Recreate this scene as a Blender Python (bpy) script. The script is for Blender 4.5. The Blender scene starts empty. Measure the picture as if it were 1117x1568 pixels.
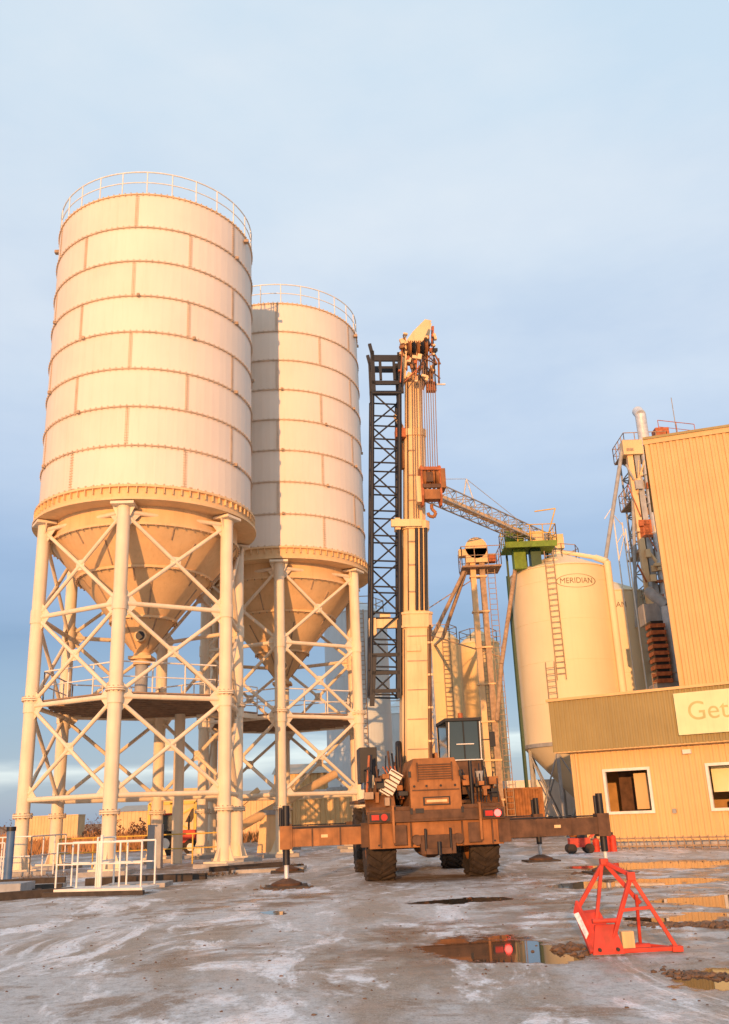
import bpy, math, random, bmesh
from mathutils import Vector as V, Matrix, noise
random.seed(7)
rad=math.radians
sc=bpy.context.scene
sc.view_settings.view_transform='Standard'
try: sc.view_settings.look='None'
except: pass
sc.view_settings.exposure=0
# ---------------------------------------------------------------- camera
th=rad(18.3); ro=rad(2.3)
R0=V((1,0,0));U0=V((0,-math.sin(th),math.cos(th)));F=V((0,math.cos(th),math.sin(th)))
R=R0*math.cos(ro)-U0*math.sin(ro); U=R0*math.sin(ro)+U0*math.cos(ro)
cd=bpy.data.cameras.new('camera');cam=bpy.data.objects.new('camera',cd);sc.collection.objects.link(cam)
cam.matrix_world=Matrix(((R.x,U.x,-F.x,0),(R.y,U.y,-F.y,0),(R.z,U.z,-F.z,1.6),(0,0,0,1)))
cd.sensor_fit='VERTICAL';cd.sensor_height=36;cd.lens=32.0;cd.clip_end=6000;cd.clip_start=.05
sc.camera=cam
# ---------------------------------------------------------------- sun + world
SUN=V((0.16,1.0,-0.125)).normalized()
ld=bpy.data.lights.new('sun','SUN');lo=bpy.data.objects.new('sun',ld);sc.collection.objects.link(lo)
ld.energy=4.5;ld.angle=rad(.5);ld.color=(1,.49,.18)
lo.rotation_mode='QUATERNION';lo.rotation_quaternion=SUN.to_track_quat('-Z','Y');lo.location=(-5,-20,20)
w=bpy.data.worlds.new('World');sc.world=w;w.use_nodes=True
nt=w.node_tree;nt.nodes.clear();N=nt.nodes.new;L=nt.links.new
out=N('ShaderNodeOutputWorld')
sky=N('ShaderNodeTexSky');sky.sky_type='NISHITA';sky.sun_disc=False;sky.sun_elevation=rad(7.1);sky.sun_rotation=rad(189)
bg1=N('ShaderNodeBackground');bg1.inputs[1].default_value=.05;L(sky.outputs[0],bg1.inputs[0])
tc=N('ShaderNodeTexCoord');sep=N('ShaderNodeSeparateXYZ');L(tc.outputs['Generated'],sep.inputs[0])
mp=N('ShaderNodeMapping');mp.inputs['Scale'].default_value=(1.2,1.2,7);L(tc.outputs['Generated'],mp.inputs[0])
nz=N('ShaderNodeTexNoise');nz.inputs['Scale'].default_value=1.7;nz.inputs['Detail'].default_value=6;nz.inputs['Roughness'].default_value=.52;L(mp.outputs[0],nz.inputs['Vector'])
ma=N('ShaderNodeMath');ma.operation='MULTIPLY_ADD';ma.inputs[1].default_value=.19;L(nz.outputs['Fac'],ma.inputs[0])
ms=N('ShaderNodeMath');ms.operation='SUBTRACT';ms.inputs[1].default_value=.095;L(sep.outputs[2],ms.inputs[0]);L(ms.outputs[0],ma.inputs[2])
cr=N('ShaderNodeValToRGB');L(ma.outputs[0],cr.inputs[0]);e=cr.color_ramp.elements
e[0].position=0;e[0].color=(.24,.35,.52,1);e[1].position=1;e[1].color=(.60,.77,.89,1)
for p,c in ((.04,(.24,.36,.54)),(.062,(.60,.70,.80)),(.08,(.22,.33,.52)),(.17,(.16,.26,.46)),(.26,(.28,.39,.60)),(.40,(.45,.55,.72)),(.55,(.60,.69,.80)),(.72,(.58,.72,.84))):
    x=cr.color_ramp.elements.new(p);x.color=(*c,1)
bg2=N('ShaderNodeBackground');bg2.inputs[1].default_value=.97
n2=N('ShaderNodeTexNoise');n2.inputs['Scale'].default_value=2.6;n2.inputs['Detail'].default_value=8;n2.inputs['Roughness'].default_value=.55
mp2=N('ShaderNodeMapping');mp2.inputs['Scale'].default_value=(1,1,2.4);mp2.inputs['Rotation'].default_value=(.2,.25,.3);L(tc.outputs['Generated'],mp2.inputs[0]);L(mp2.outputs[0],n2.inputs['Vector'])
mr=N('ShaderNodeMapRange');mr.inputs[1].default_value=.4;mr.inputs[2].default_value=.72;mr.inputs[3].default_value=0;mr.inputs[4].default_value=.65;L(n2.outputs['Fac'],mr.inputs[0])
el=N('ShaderNodeMapRange');el.inputs[1].default_value=.22;el.inputs[2].default_value=.5;L(sep.outputs[2],el.inputs[0])
mu=N('ShaderNodeMath');mu.operation='MULTIPLY';L(mr.outputs[0],mu.inputs[0]);L(el.outputs[0],mu.inputs[1])
mx=N('ShaderNodeMixRGB');mx.inputs[2].default_value=(.78,.82,.86,1);L(mu.outputs[0],mx.inputs[0]);L(cr.outputs[0],mx.inputs[1]);L(mx.outputs[0],bg2.inputs[0])
ad=N('ShaderNodeAddShader');L(bg1.outputs[0],ad.inputs[0]);L(bg2.outputs[0],ad.inputs[1]);L(ad.outputs[0],out.inputs[0])
# ---------------------------------------------------------------- materials
def mat(name,col,rough=.6,metal=0,var=.15,scale=2.0,streak=0,dirt=(.18,.12,.07),bump=0.0,bscale=20,emit=None,spec=.4):
    m=bpy.data.materials.new(name);m.use_nodes=True;t=m.node_tree;p=t.nodes['Principled BSDF']
    N=t.nodes.new;L=t.links.new
    p.inputs['Roughness'].default_value=rough;p.inputs['Metallic'].default_value=metal
    p.inputs['Specular IOR Level'].default_value=spec
    tc=N('ShaderNodeTexCoord');n=N('ShaderNodeTexNoise');n.inputs['Scale'].default_value=scale;n.inputs['Detail'].default_value=6
    L(tc.outputs['Object'],n.inputs['Vector'])
    mr=N('ShaderNodeMapRange');mr.inputs[1].default_value=.3;mr.inputs[2].default_value=.7;L(n.outputs['Fac'],mr.inputs[0])
    mx=N('ShaderNodeMixRGB');mx.inputs[1].default_value=(*[c*(1-var) for c in col],1);mx.inputs[2].default_value=(*[min(1,c*(1+var*.6)) for c in col],1)
    L(mr.outputs[0],mx.inputs[0]);o=mx.outputs[0]
    if streak>0:
        mp=N('ShaderNodeMapping');mp.inputs['Scale'].default_value=(5,5,.35);L(tc.outputs['Object'],mp.inputs[0])
        s=N('ShaderNodeTexNoise');s.inputs['Scale'].default_value=1.3;s.inputs['Detail'].default_value=8;s.inputs['Roughness'].default_value=.65;L(mp.outputs[0],s.inputs['Vector'])
        r=N('ShaderNodeMapRange');r.inputs[1].default_value=.5;r.inputs[2].default_value=.8;r.inputs[4].default_value=streak;L(s.outputs['Fac'],r.inputs[0])
        m2=N('ShaderNodeMixRGB');m2.inputs[2].default_value=(*dirt,1);L(r.outputs[0],m2.inputs[0]);L(o,m2.inputs[1]);o=m2.outputs[0]
        rr=N('ShaderNodeMapRange');rr.inputs[3].default_value=rough;rr.inputs[4].default_value=min(1,rough+.35);L(s.outputs['Fac'],rr.inputs[0]);L(rr.outputs[0],p.inputs['Roughness'])
    L(o,p.inputs['Base Color'])
    if bump>0:
        b=N('ShaderNodeTexNoise');b.inputs['Scale'].default_value=bscale;b.inputs['Detail'].default_value=6;L(tc.outputs['Object'],b.inputs['Vector'])
        bn=N('ShaderNodeBump');bn.inputs['Strength'].default_value=bump;bn.inputs['Distance'].default_value=.03;L(b.outputs['Fac'],bn.inputs['Height']);L(bn.outputs[0],p.inputs['Normal'])
    if emit:
        p.inputs['Emission Color'].default_value=(*emit[0],1);p.inputs['Emission Strength'].default_value=emit[1]
    return m
SIL=mat('silo_paint',(.80,.68,.56),.42,var=.05,scale=.5,streak=.13,dirt=(.55,.36,.22),bump=.12,bscale=1.2)
SIL2=mat('silo_paint_b',(.76,.64,.52),.45,var=.06,scale=.7,streak=.18,dirt=(.55,.36,.22),bump=.12,bscale=1.2)
SEAM=mat('silo_seam',(.58,.42,.29),.6,var=.25,scale=6,streak=.3)
RUSTY=mat('weathered_steel',(.42,.29,.19),.6,var=.3,scale=5,streak=.3)
LEG=mat('leg_paint',(.80,.66,.48),.45,var=.08,scale=1.5,streak=.3,dirt=(.45,.3,.17))
HOP=mat('hopper_paint',(.78,.52,.27),.5,var=.12,scale=1,streak=.35,dirt=(.42,.25,.11))
GALV=mat('galvanised',(.62,.63,.64),.4,metal=.3,var=.2,scale=4,streak=.2)
GREYP=mat('grey_paint',(.36,.36,.36),.5,var=.2,scale=3,streak=.3)
DARK=mat('black_steel',(.016,.016,.02),.5,var=.3,scale=5)
DECK=mat('deck_steel',(.33,.21,.13),.7,var=.3,scale=4)
CRN=mat('crane_orange',(.33,.13,.038),.45,var=.4,scale=3,streak=.7,dirt=(.08,.04,.022))
CRD=mat('crane_brown',(.12,.058,.03),.55,var=.45,scale=4,streak=.5,dirt=(.035,.025,.018))
BOOM=mat('boom_cream',(.80,.54,.28),.4,var=.12,scale=1.5,streak=.5,dirt=(.35,.18,.08))
HOOK=mat('hook_orange',(.45,.13,.045),.5,var=.35,scale=5,streak=.5,dirt=(.1,.05,.03))
ROPE=mat('wire_rope',(.28,.17,.10),.6)
RUB=mat('tyre_rubber',(.045,.032,.024),.85,var=.5,scale=6,bump=.3)
WHT=mat('white_paint',(.8,.75,.68),.5,var=.1,scale=3,streak=.15)
BLU=mat('blue_steel',(.08,.16,.30),.5,var=.2)
GLS=mat('cab_glass',(.03,.05,.06),.05,var=.1,spec=.9)
REDL=mat('tail_light_lit',(.8,.02,.02),.3,emit=((1,.04,.03),12))
REDD=mat('tail_light',(.5,.03,.02),.3)
RED=mat('red_paint',(.60,.055,.03),.42,var=.3,scale=6,streak=.5,dirt=(.22,.07,.04))
LBL=mat('label',(.75,.7,.68),.5,var=.3,scale=30)
BIN=mat('bin_paint',(.80,.68,.46),.5,var=.04,scale=.6,streak=.12,dirt=(.55,.40,.22))
BINO=mat('bin_ochre',(.80,.58,.30),.5,var=.08,scale=.6,streak=.25,dirt=(.5,.33,.16))
BIN2=mat('bin_pale',(.62,.68,.70),.5,var=.08,scale=.6,streak=.15)
TXT=mat('lettering',(.20,.14,.09),.6)
WALL=mat('cladding_tan',(.70,.46,.21),.5,var=.06,scale=1,streak=.15,dirt=(.4,.25,.12))
WALL2=mat('cladding_olive',(.34,.26,.11),.5,var=.08,scale=1,streak=.18,dirt=(.2,.14,.06))
WALL3=mat('cladding_tower',(.66,.42,.19),.5,var=.06,scale=1,streak=.15,dirt=(.36,.22,.1))
ROOFM=mat('roof_sheet',(.4,.34,.26),.6)
SIGN=mat('sign_face',(.80,.72,.42),.5,var=.06,streak=.1)
SGT=mat('sign_text',(.50,.46,.20),.6)
INT=mat('interior_warm',(.45,.26,.10),.8,var=.3)
GRN=mat('green_paint',(.16,.26,.03),.5,var=.25,scale=4,streak=.3)
GRD=mat('dark_green',(.03,.075,.035),.5,var=.25,scale=4)
YEL=mat('yellow_paint',(.7,.45,.08),.5,var=.2)
CONC=mat('concrete',(.42,.38,.34),.85,var=.25,scale=3,bump=.3)
TIM=mat('timber_dark',(.06,.045,.035),.8,var=.4,scale=5,bump=.3)
MUD=mat('mud',(.17,.10,.06),.8,var=.5,scale=9,bump=.8,bscale=30)
GRS=mat('dry_grass',(.42,.20,.08),.9,var=.5,scale=.6)
WED=mat('weed_stalks',(.17,.10,.045),.9,var=.5,scale=3)
SHR=mat('shrub',(.14,.07,.04),.9,var=.5,scale=.4)
# ---------------------------------------------------------------- builder
def onb(d):
    d=d.normalized();a=V((0,0,1)) if abs(d.z)<.9 else V((0,1,0))
    x=a.cross(d).normalized();return x,d.cross(x)
class B:
    def __init__(s): s.v=[];s.f=[];s.m=[];s.s=[];s.mats=[]
    def add(s,vs,fs,mt,sm=False):
        if mt not in s.mats:s.mats.append(mt)
        k=s.mats.index(mt);o=len(s.v);s.v+= [tuple(x) for x in vs]
        for f in fs: s.f.append([i+o for i in f]);s.m.append(k);s.s.append(sm)
    def box(s,c,sz,mt,M=None,tap=1.0):
        c=V(c);h=V(sz)/2;vs=[]
        for z in(-1,1):
            for x,y in((-1,-1),(1,-1),(1,1),(-1,1)):
                t=tap if z>0 else 1
                p=V((x*h.x*t,y*h.y*t,z*h.z));vs.append(c+(M@p if M else p))
        s.add(vs,[(3,2,1,0),(4,5,6,7),(0,1,5,4),(1,2,6,5),(2,3,7,6),(3,0,4,7)],mt)
    def bbox(s,x0,x1,y0,y1,z0,z1,mt): s.box(((x0+x1)/2,(y0+y1)/2,(z0+z1)/2),(x1-x0,y1-y0,z1-z0),mt)
    def cyl(s,p,q,r,mt,r2=None,n=10,caps=True):
        p=V(p);q=V(q);r2=r if r2 is None else r2;x,y=onb(q-p);vs=[]
        for c,rr in((p,r),(q,r2)):
            for i in range(n):
                a=2*math.pi*i/n;vs.append(c+x*(rr*math.cos(a))+y*(rr*math.sin(a)))
        s.add(vs,[(i,(i+1)%n,n+(i+1)%n,n+i) for i in range(n)],mt,True)
        if caps: s.add(vs[:n],[tuple(reversed(range(n)))],mt);s.add(vs[n:],[tuple(range(n))],mt)
    def bar(s,p,q,w,h,mt):
        p=V(p);q=V(q);x,y=onb(q-p);vs=[]
        for c in(p,q):
            for a,b in((-1,-1),(1,-1),(1,1),(-1,1)): vs.append(c+x*(a*w/2)+y*(b*h/2))
        s.add(vs,[(3,2,1,0),(4,5,6,7),(0,1,5,4),(1,2,6,5),(2,3,7,6),(3,0,4,7)],mt)
    def rev(s,c,prof,mt,n=64,M=None,sm=True,a0=0):
        c=V(c)
        for (r1,z1),(r2,z2) in zip(prof[:-1],prof[1:]):
            vs=[]
            for r,z in((r1,z1),(r2,z2)):
                for i in range(n):
                    a=a0+2*math.pi*i/n;p=V((r*math.cos(a),r*math.sin(a),z));vs.append(c+(M@p if M else p))
            s.add(vs,[(i,(i+1)%n,n+(i+1)%n,n+i) for i in range(n)],mt,sm)
    def poly(s,pts,d,mt):
        pts=[V(p) for p in pts];d=V(d);n=len(pts);vs=pts+[p+d for p in pts]
        s.add(vs,[tuple(range(n)),tuple(reversed(range(n,2*n)))]+[(i,n+i,n+(i+1)%n,(i+1)%n) for i in range(n)],mt)
    def rail(s,pts,mt,h=1.1,r=.025,sp=1.2,closed=False,mid=True):
        pts=[V(p) for p in pts]
        if closed: pts=pts+[pts[0]]
        for a,b in zip(pts[:-1],pts[1:]):
            k=max(1,int(round((b-a).length/sp)))
            for i in range(k+1):
                c=a.lerp(b,i/k);s.cyl(c,c+V((0,0,h)),r,mt,n=6)
            s.cyl(a+V((0,0,h)),b+V((0,0,h)),r,mt,n=6)
            if mid:s.cyl(a+V((0,0,h*.52)),b+V((0,0,h*.52)),r*.8,mt,n=6)
    def truss(s,p,q,side,w,h,n,rc,rb,mt):
        p=V(p);q=V(q);d=(q-p).normalized();sd=V(side);sd=(sd-d*sd.dot(d)).normalized();up=d.cross(sd)
        C=[(-1,-1),(1,-1),(1,1),(-1,1)]
        P=lambda c,t:p.lerp(q,t)+sd*(c[0]*w/2)+up*(c[1]*h/2)
        for c in C:s.cyl(P(c,0),P(c,1),rc,mt,n=8)
        for k in range(4):
            a,b=C[k],C[(k+1)%4]
            for i in range(n):
                t0,t1=i/n,(i+1)/n
                if i%2==0:s.cyl(P(a,t0),P(b,t1),rb,mt,n=6,caps=False)
                else:s.cyl(P(b,t0),P(a,t1),rb,mt,n=6,caps=False)
                s.cyl(P(a,t0),P(b,t0),rb,mt,n=6,caps=False)
            s.cyl(P(a,1),P(b,1),rb,mt,n=6,caps=False)
    def ladder(s,p,q,side,wd,mt,sp=.3,r=.02):
        p=V(p);q=V(q);sd=V(side).normalized()*wd/2
        s.cyl(p-sd,q-sd,r,mt,n=6);s.cyl(p+sd,q+sd,r,mt,n=6);n=int((q-p).length/sp)
        for i in range(1,n):
            c=p.lerp(q,i/n);s.cyl(c-sd,c+sd,r*.8,mt,n=6)
    def build(s,name,parent=None,bevel=0):
        me=bpy.data.meshes.new(name);me.from_pydata(s.v,[],s.f)
        for m in s.mats:me.materials.append(m)
        me.polygons.foreach_set('material_index',s.m);me.polygons.foreach_set('use_smooth',s.s);me.update()
        o=bpy.data.objects.new(name,me);sc.collection.objects.link(o)
        if parent:o.parent=parent
        if bevel:
            b=o.modifiers.new('bevel','BEVEL');b.width=bevel;b.segments=2;b.limit_method='ANGLE';b.angle_limit=rad(50)
        return o
def empty(name,M=None):
    o=bpy.data.objects.new(name,None);sc.collection.objects.link(o)
    if M:o.matrix_world=M
    return o
def text_geo(body,size):
    c=bpy.data.curves.new('t','FONT');c.body=body;c.size=size;c.align_x='CENTER';c.align_y='CENTER'
    o=bpy.data.objects.new('t',c);sc.collection.objects.link(o);bpy.context.view_layer.update()
    me=bpy.data.meshes.new_from_object(o.evaluated_get(bpy.context.evaluated_depsgraph_get()))
    vs=[v.co.copy() for v in me.vertices];fs=[tuple(p.vertices) for p in me.polygons]
    bpy.data.objects.remove(o);return vs,fs
def corr(b,P0,u,L,z0,z1,mt,ops=(),p=.25,d=.04):
    P0=V(P0);u=V(u).normalized();n=V((u.y,-u.x,0))
    pts=[];i=0
    while i*p<L:
        for a,o in((0,0),(.4,0),(.5,d),(.9,d)):
            if i*p+a*p<L:pts.append((i*p+a*p,o))
        i+=1
    pts.append((L,0))
    for o in ops:
        for e_ in o[:2]:
            pts=[q for q in pts if abs(q[0]-e_)>.02];pts.append((e_,d*.5))
    pts.sort()
    for (s0,o0),(s1,o1) in zip(pts[:-1],pts[1:]):
        m=(s0+s1)/2;zs=[(z0,z1)]
        for o in ops:
            if o[0]<m<o[1]:zs=[(z0,o[2]),(o[3],z1)]
        for a,c in zs:
            A=P0+u*s0+n*o0;C=P0+u*s1+n*o1
            b.add([(A.x,A.y,a),(C.x,C.y,a),(C.x,C.y,c),(A.x,A.y,c)],[(0,1,2,3)],mt)
# ---------------------------------------------------------------- storage silos
def silo(cx,cy,phi0,seed):
    rn=random.Random(seed);b=B();C=V((cx,cy,0));Rr=4.29;z0=13.5;H=12.9;k=8;ph=H/k
    for j in range(k):
        za=z0+j*ph;zb=za+ph;off=rad(30)*(j%2)+rad(phi0)
        n=72;per=12
        for i in range(n):
            a=off+2*math.pi*i/n;a2=off+2*math.pi*(i+1)/n;mt=SIL if ((i//per)*7+j*3)%3 else SIL2
            b.add([C+V((Rr*math.cos(t),Rr*math.sin(t),z)) for t,z in((a,za),(a2,za),(a2,zb),(a,zb))],[(0,1,2,3)],mt,True)
        for i in range(6):
            a=off+i*rad(60);d=V((math.cos(a),math.sin(a),0));t=V((-d.y,d.x,0))
            Mx=Matrix((t,d,V((0,0,1)))).transposed()
            b.box(C+d*(Rr+.006)+V((0,0,za+ph/2)),(.03,.024,ph-.08),SEAM,Mx)
            for q in range(14):
                for sd in(-.055,.055):
                    b.box(C+d*(Rr+.010)+t*sd+V((0,0,za+.1+q*(ph-.2)/13)),(.035,.04,.035),SEAM,Mx)
    for j in range(k+1):
        z=z0+j*ph;r1=Rr+.05
        b.rev(C,[(Rr-.01,z-.026),(r1,z-.022),(r1,z+.022),(Rr-.01,z+.026)],SEAM if 0<j<k else HOP,72)
        for i in range(110):
            a=2*math.pi*i/110;d=V((math.cos(a),math.sin(a),0))
            b.box(C+d*(Rr+.04)+V((0,0,z+.05)),(.04,.04,.035),SEAM)
            b.box(C+d*(Rr+.04)+V((0,0,z-.05)),(.04,.04,.035),SEAM)
        for i in range(6):
            a=rad(30)*(j%2)+rad(phi0+3)+i*rad(60);d=V((math.cos(a),math.sin(a),0))
            if rn.random()<.7:b.box(C+d*(Rr+.08)+V((0,0,z)),(.11,.11,.12),RUSTY)
    b.rev(C,[(Rr,z0+H),(.5,z0+H+.5),(.01,z0+H+.5)],SIL,72)
    zt=z0+H;nR=26
    pts=[C+V((math.cos(2*math.pi*i/nR)*4.28,math.sin(2*math.pi*i/nR)*4.28,zt+.02)) for i in range(nR)]
    for i in range(nR):
        p=pts[i];b.cyl(p,p+V((0,0,1.12)),.028,WHT,n=6)
    for hh,rr in((1.12,.03),(.6,.024)):
        for i in range(72):
            a=2*math.pi*i/72;a2=2*math.pi*(i+1)/72
            b.cyl(C+V((math.cos(a)*4.28,math.sin(a)*4.28,zt+hh)),C+V((math.cos(a2)*4.28,math.sin(a2)*4.28,zt+hh)),rr,WHT,n=6,caps=False)
    for a in(-168,-15,40,150):
        d=V((math.cos(rad(a)),math.sin(rad(a)),0));b.box(C+d*4.40+V((0,0,zt-.3)),(.2,.2,.14),RUSTY)
    b.rev(C,[(4.3,13.5),(4.46,13.5),(4.46,13.42),(4.34,13.40),(4.34,13.02),(4.5,13.0),(4.5,12.9),(3.45,12.9),(3.45,13.3)],HOP,72)
    for i in range(84):
        a=2*math.pi*i/84;d=V((math.cos(a),math.sin(a),0));t=V((-d.y,d.x,0));Mx=Matrix((t,d,V((0,0,1)))).transposed()
        b.box(C+d*4.40+V((0,0,13.30)),(.03,.11,.22),HOP,Mx)
        b.box(C+d*4.41+V((0,0,13.54)),(.05,.05,.05),SEAM,Mx)
    pr=[(3.72,12.9),(3.72,12.2),(3.35,11.75),(2.62,10.85),(2.2,10.4),(1.25,9.2),(.42,8.1),(.30,7.95)]
    b.rev(C,pr,HOP,64)
    for r,z in((3.72,12.2),(2.62,10.85),(1.25,9.2)):
        b.rev(C,[(r-.02,z-.06),(r+.09,z-.05),(r+.09,z+.05),(r-.02,z+.06)],HOP,64)
        for i in range(int(r*18)):
            a=2*math.pi*i/int(r*18);b.box(C+V((math.cos(a)*(r+.07),math.sin(a)*(r+.07),z-.07)),(.05,.05,.06),RUSTY)
    for j,(q1,q2) in enumerate(zip(pr[1:6],pr[2:7])):
        for i in range(6):
            a=rad(60*i+17*j);d=V((math.cos(a),math.sin(a),0))
            b.cyl(C+d*(q1[0]+.0)+V((0,0,q1[1])),C+d*q2[0]+V((0,0,q2[1])),.035,RUSTY,n=6)
    b.cyl(C+V((0,0,7.95)),C+V((0,0,7.5)),.34,HOP,n=20)
    b.box(C+V((0,0,7.75)),(.9,.9,.12),HOP);b.cyl(C+V((.12,-.55,8.5)),C+V((.12,-.92,8.5)),.24,HOP,n=14);b.cyl(C+V((.12,-.92,8.5)),C+V((.12,-.93,8.5)),.18,DARK,n=14)
    RL=4.1;T=[]
    for i in range(6):
        f=rad(phi0+60*i);T.append(C+V((math.sin(f)*RL,-math.cos(f)*RL,0)))
    lv=[12.55,9.1,5.8,2.5]
    for p in T:
        d=(p-C).normalized();t=V((-d.y,d.x,0));Mx=Matrix((t,d,V((0,0,1)))).transposed()
        b.cyl(p+V((0,0,.15)),p+V((0,0,12.75)),.24,LEG,n=24)
        b.box(p+V((0,0,12.8)),(.85,.75,.1),LEG,Mx)
        for s_ in(-1,1):
            b.poly([p+t*(s_*.2)+V((0,0,12.75)),p+t*(s_*.42)+V((0,0,12.75)),p+t*(s_*.24)+V((0,0,12.35))],d*.04,LEG)
            b.poly([p+t*(s_*.2)+V((0,0,.2)),p+t*(s_*.45)+V((0,0,.2)),p+t*(s_*.23)+V((0,0,.75))],d*.04,LEG)
            b.poly([p+d*(s_*.2)+V((0,0,.2)),p+d*(s_*.45)+V((0,0,.2)),p+d*(s_*.23)+V((0,0,.75))],t*.04,LEG)
        b.box(p+V((0,0,.17)),(1.0,1.0,.06),LEG,Mx)
        b.box(p+V((0,0,.07)),(1.5,1.5,.14),CONC,Mx)
        for zf in(5.98,1.9):
            b.rev(p,[(.24,zf),(.35,zf),(.35,zf+.05),(.24,zf+.05)],LEG,24);b.rev(p,[(.24,zf+.07),(.35,zf+.07),(.35,zf+.12),(.24,zf+.12)],LEG,24)
            for i in range(12):
                a=rad(30*i);b.box(p+V((math.cos(a)*.31,math.sin(a)*.31,zf+.06)),(.035,.035,.2),RUSTY)
        for z in lv[1:3]:
            b.rev(p,[(.24,z-.25),(.27,z-.25),(.27,z+.25),(.24,z+.25)],LEG,24)
    for i in range(6):
        p,q=T[i],T[(i+1)%6];d=(q-p).normalized();a=p+d*.24;c=q-d*.24
        for z in lv: b.cyl(a+V((0,0,z)),c+V((0,0,z)),.09,LEG,n=12)
        for zt_,zb in zip(lv[:-1],lv[1:]):
            b.cyl(a+V((0,0,zt_-.22)),c+V((0,0,zb+.22)),.075,LEG,n=10)
            b.cyl(c+V((0,0,zt_-.22)),a+V((0,0,zb+.22)),.075,LEG,n=10)
            nr=V((d.y,-d.x,0));m=(a+c)/2+V((0,0,(zt_+zb)/2))
            for pp,dd in((a,d),(c,-d)):
                for zz,sg in((zt_,-1),(zb,1)):
                    o_=pp+V((0,0,zz));b.poly([o_,o_+dd*.45,o_+V((0,0,sg*.5))],nr*.03,LEG)
            Mx=Matrix((d,nr,V((0,0,1)))).transposed();b.box(m,(.4,.03,.4),LEG,Mx)
    hexp=[C+(p-C)*.97 for p in T]
    b.poly([p+V((0,0,5.93)) for p in hexp],(0,0,.05),DECK)
    for i in range(-5,6):
        yy=i*.62;xx=math.sqrt(max(0,3.6**2-yy**2));b.bar(C+V((-xx*.93,yy,5.84)),C+V((xx*.93,yy,5.84)),.08,.14,DECK)
    b.rail([C+(p-C)*.9+V((0,0,5.98)) for p in T],WHT,h=1.1,r=.03,closed=True,sp=1.3)
    return b,T
b,T1=silo(-9.05,36,2,1);b.build('storage_silo')
b,T2=silo(-4.35,44.9,4,2);b.build('storage_silo')
b=B();p=T1[2].lerp(T1[3],.45);q=T2[0].lerp(T2[5],.4)
d=(q-p).normalized();t=V((-d.y,d.x,0))
b.poly([p+t*.5+V((0,0,5.99)),p-t*.5+V((0,0,5.99)),q-t*.5+V((0,0,5.99)),q+t*.5+V((0,0,5.99))],(0,0,.06),DECK)
b.bar(p+t*.45+V((0,0,5.87)),q+t*.45+V((0,0,5.87)),.1,.2,LEG);b.bar(p-t*.45+V((0,0,5.87)),q-t*.45+V((0,0,5.87)),.1,.2,LEG)
b.rail([p+t*.48+V((0,0,6.05)),q+t*.48+V((0,0,6.05))],WHT);b.rail([p-t*.48+V((0,0,6.05)),q-t*.48+V((0,0,6.05))],WHT)
b.build('catwalk')
# ---------------------------------------------------------------- smooth grain bins
def gbin(cx,cy,r,ze,za,zc,m=BIN,legs=True,seams=True,n=64):
    b=B();C=V((cx,cy,0))
    b.rev(C,[(r*.12,za+.25),(r*.12,za),(r*1.02,ze),(r*1.02,ze-.05),(r,ze-.06),(r,zc)],m,n)
    b.rev(C,[(.01,za+.25),(r*.12,za+.25)],m,n)
    if seams:
        z=zc
        while z<ze-1: z+=2.3;b.rev(C,[(r,z-.012),(r+.012,z),(r,z+.012)],m,n)
    b.rev(C,[(r,zc),(.3,max(.9,zc-r*1.0)),(.3,max(.7,zc-r*1.0-.4))],m,n)
    if legs:
        for i in range(8):
            a=rad(45*i+10);p=C+V((math.cos(a)*r*.97,math.sin(a)*r*.97,0));b.bar(p,p+V((0,0,zc+.3)),.16,.16,GREYP)
            a2=rad(45*(i+1)+10);q=C+V((math.cos(a2)*r*.97,math.sin(a2)*r*.97,0));b.cyl(p+V((0,0,.2)),q+V((0,0,zc-.3)),.045,GREYP,n=6);b.cyl(q+V((0,0,.2)),p+V((0,0,zc-.3)),.045,GREYP,n=6)
        b.rev(C,[(r+.01,zc),(r+.1,zc),(r+.1,zc+.2),(r+.01,zc+.2)],GREYP,n)
    return b,C
bx,by,br=11.65,53.7,3.0
b,C=gbin(bx,by,br,14.8,16.1,4.7)
base=math.atan2(-by,-bx)
def onbin(s,z,off=.012): 
    a=base+s/br;return C+V((math.cos(a)*(br+off),math.sin(a)*(br+off),z))
vs,fs=text_geo('MERIDIAN',.46)
sx=1.9/max(.1,(max(v.x for v in vs)-min(v.x for v in vs)))
TS=.95
b.add([onbin(TS+v.x*sx,13.75+v.y) for v in vs],fs,TXT)
for i in range(48):
    a=2*math.pi*i/48;a2=2*math.pi*(i+1)/48
    b.add([onbin(TS+1.2*math.cos(t)*k_,13.75+.40*math.sin(t)*k_) for t,k_ in((a,1),(a2,1),(a2,.95),(a,.95))],[(0,1,2,3)],TXT)
dl=V((math.cos(base-.45/br),math.sin(base-.45/br),0));tl=V((-dl.y,dl.x,0))
b.ladder(C+dl*(br+.18)+V((0,0,8.2)),C+dl*(br+.18)+V((0,0,15.6)),tl,.5,RUSTY,r=.03,sp=.32)
for zz in(9,11,13,14.7): 
    for s_ in(-.25,.25): b.cyl(C+dl*br+tl*s_+V((0,0,zz)),C+dl*(br+.18)+tl*s_+V((0,0,zz)),.02,RUSTY,n=6)
d2=V((math.cos(base-.95/br),math.sin(base-.95/br),0));t2=V((-d2.y,d2.x,0))
b.ladder(C+d2*(br+.35)+V((0,0,4.5)),C+d2*(br+.35)+V((0,0,9.2)),t2,.5,RUSTY,r=.03,sp=.32)
dp=V((math.cos(base+rad(60)),math.sin(base+rad(60)),0))
b.cyl(C+dp*(br+.22)+V((0,0,3)),C+dp*(br+.22)+V((0,0,15.0)),.2,BIN,n=16)
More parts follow.
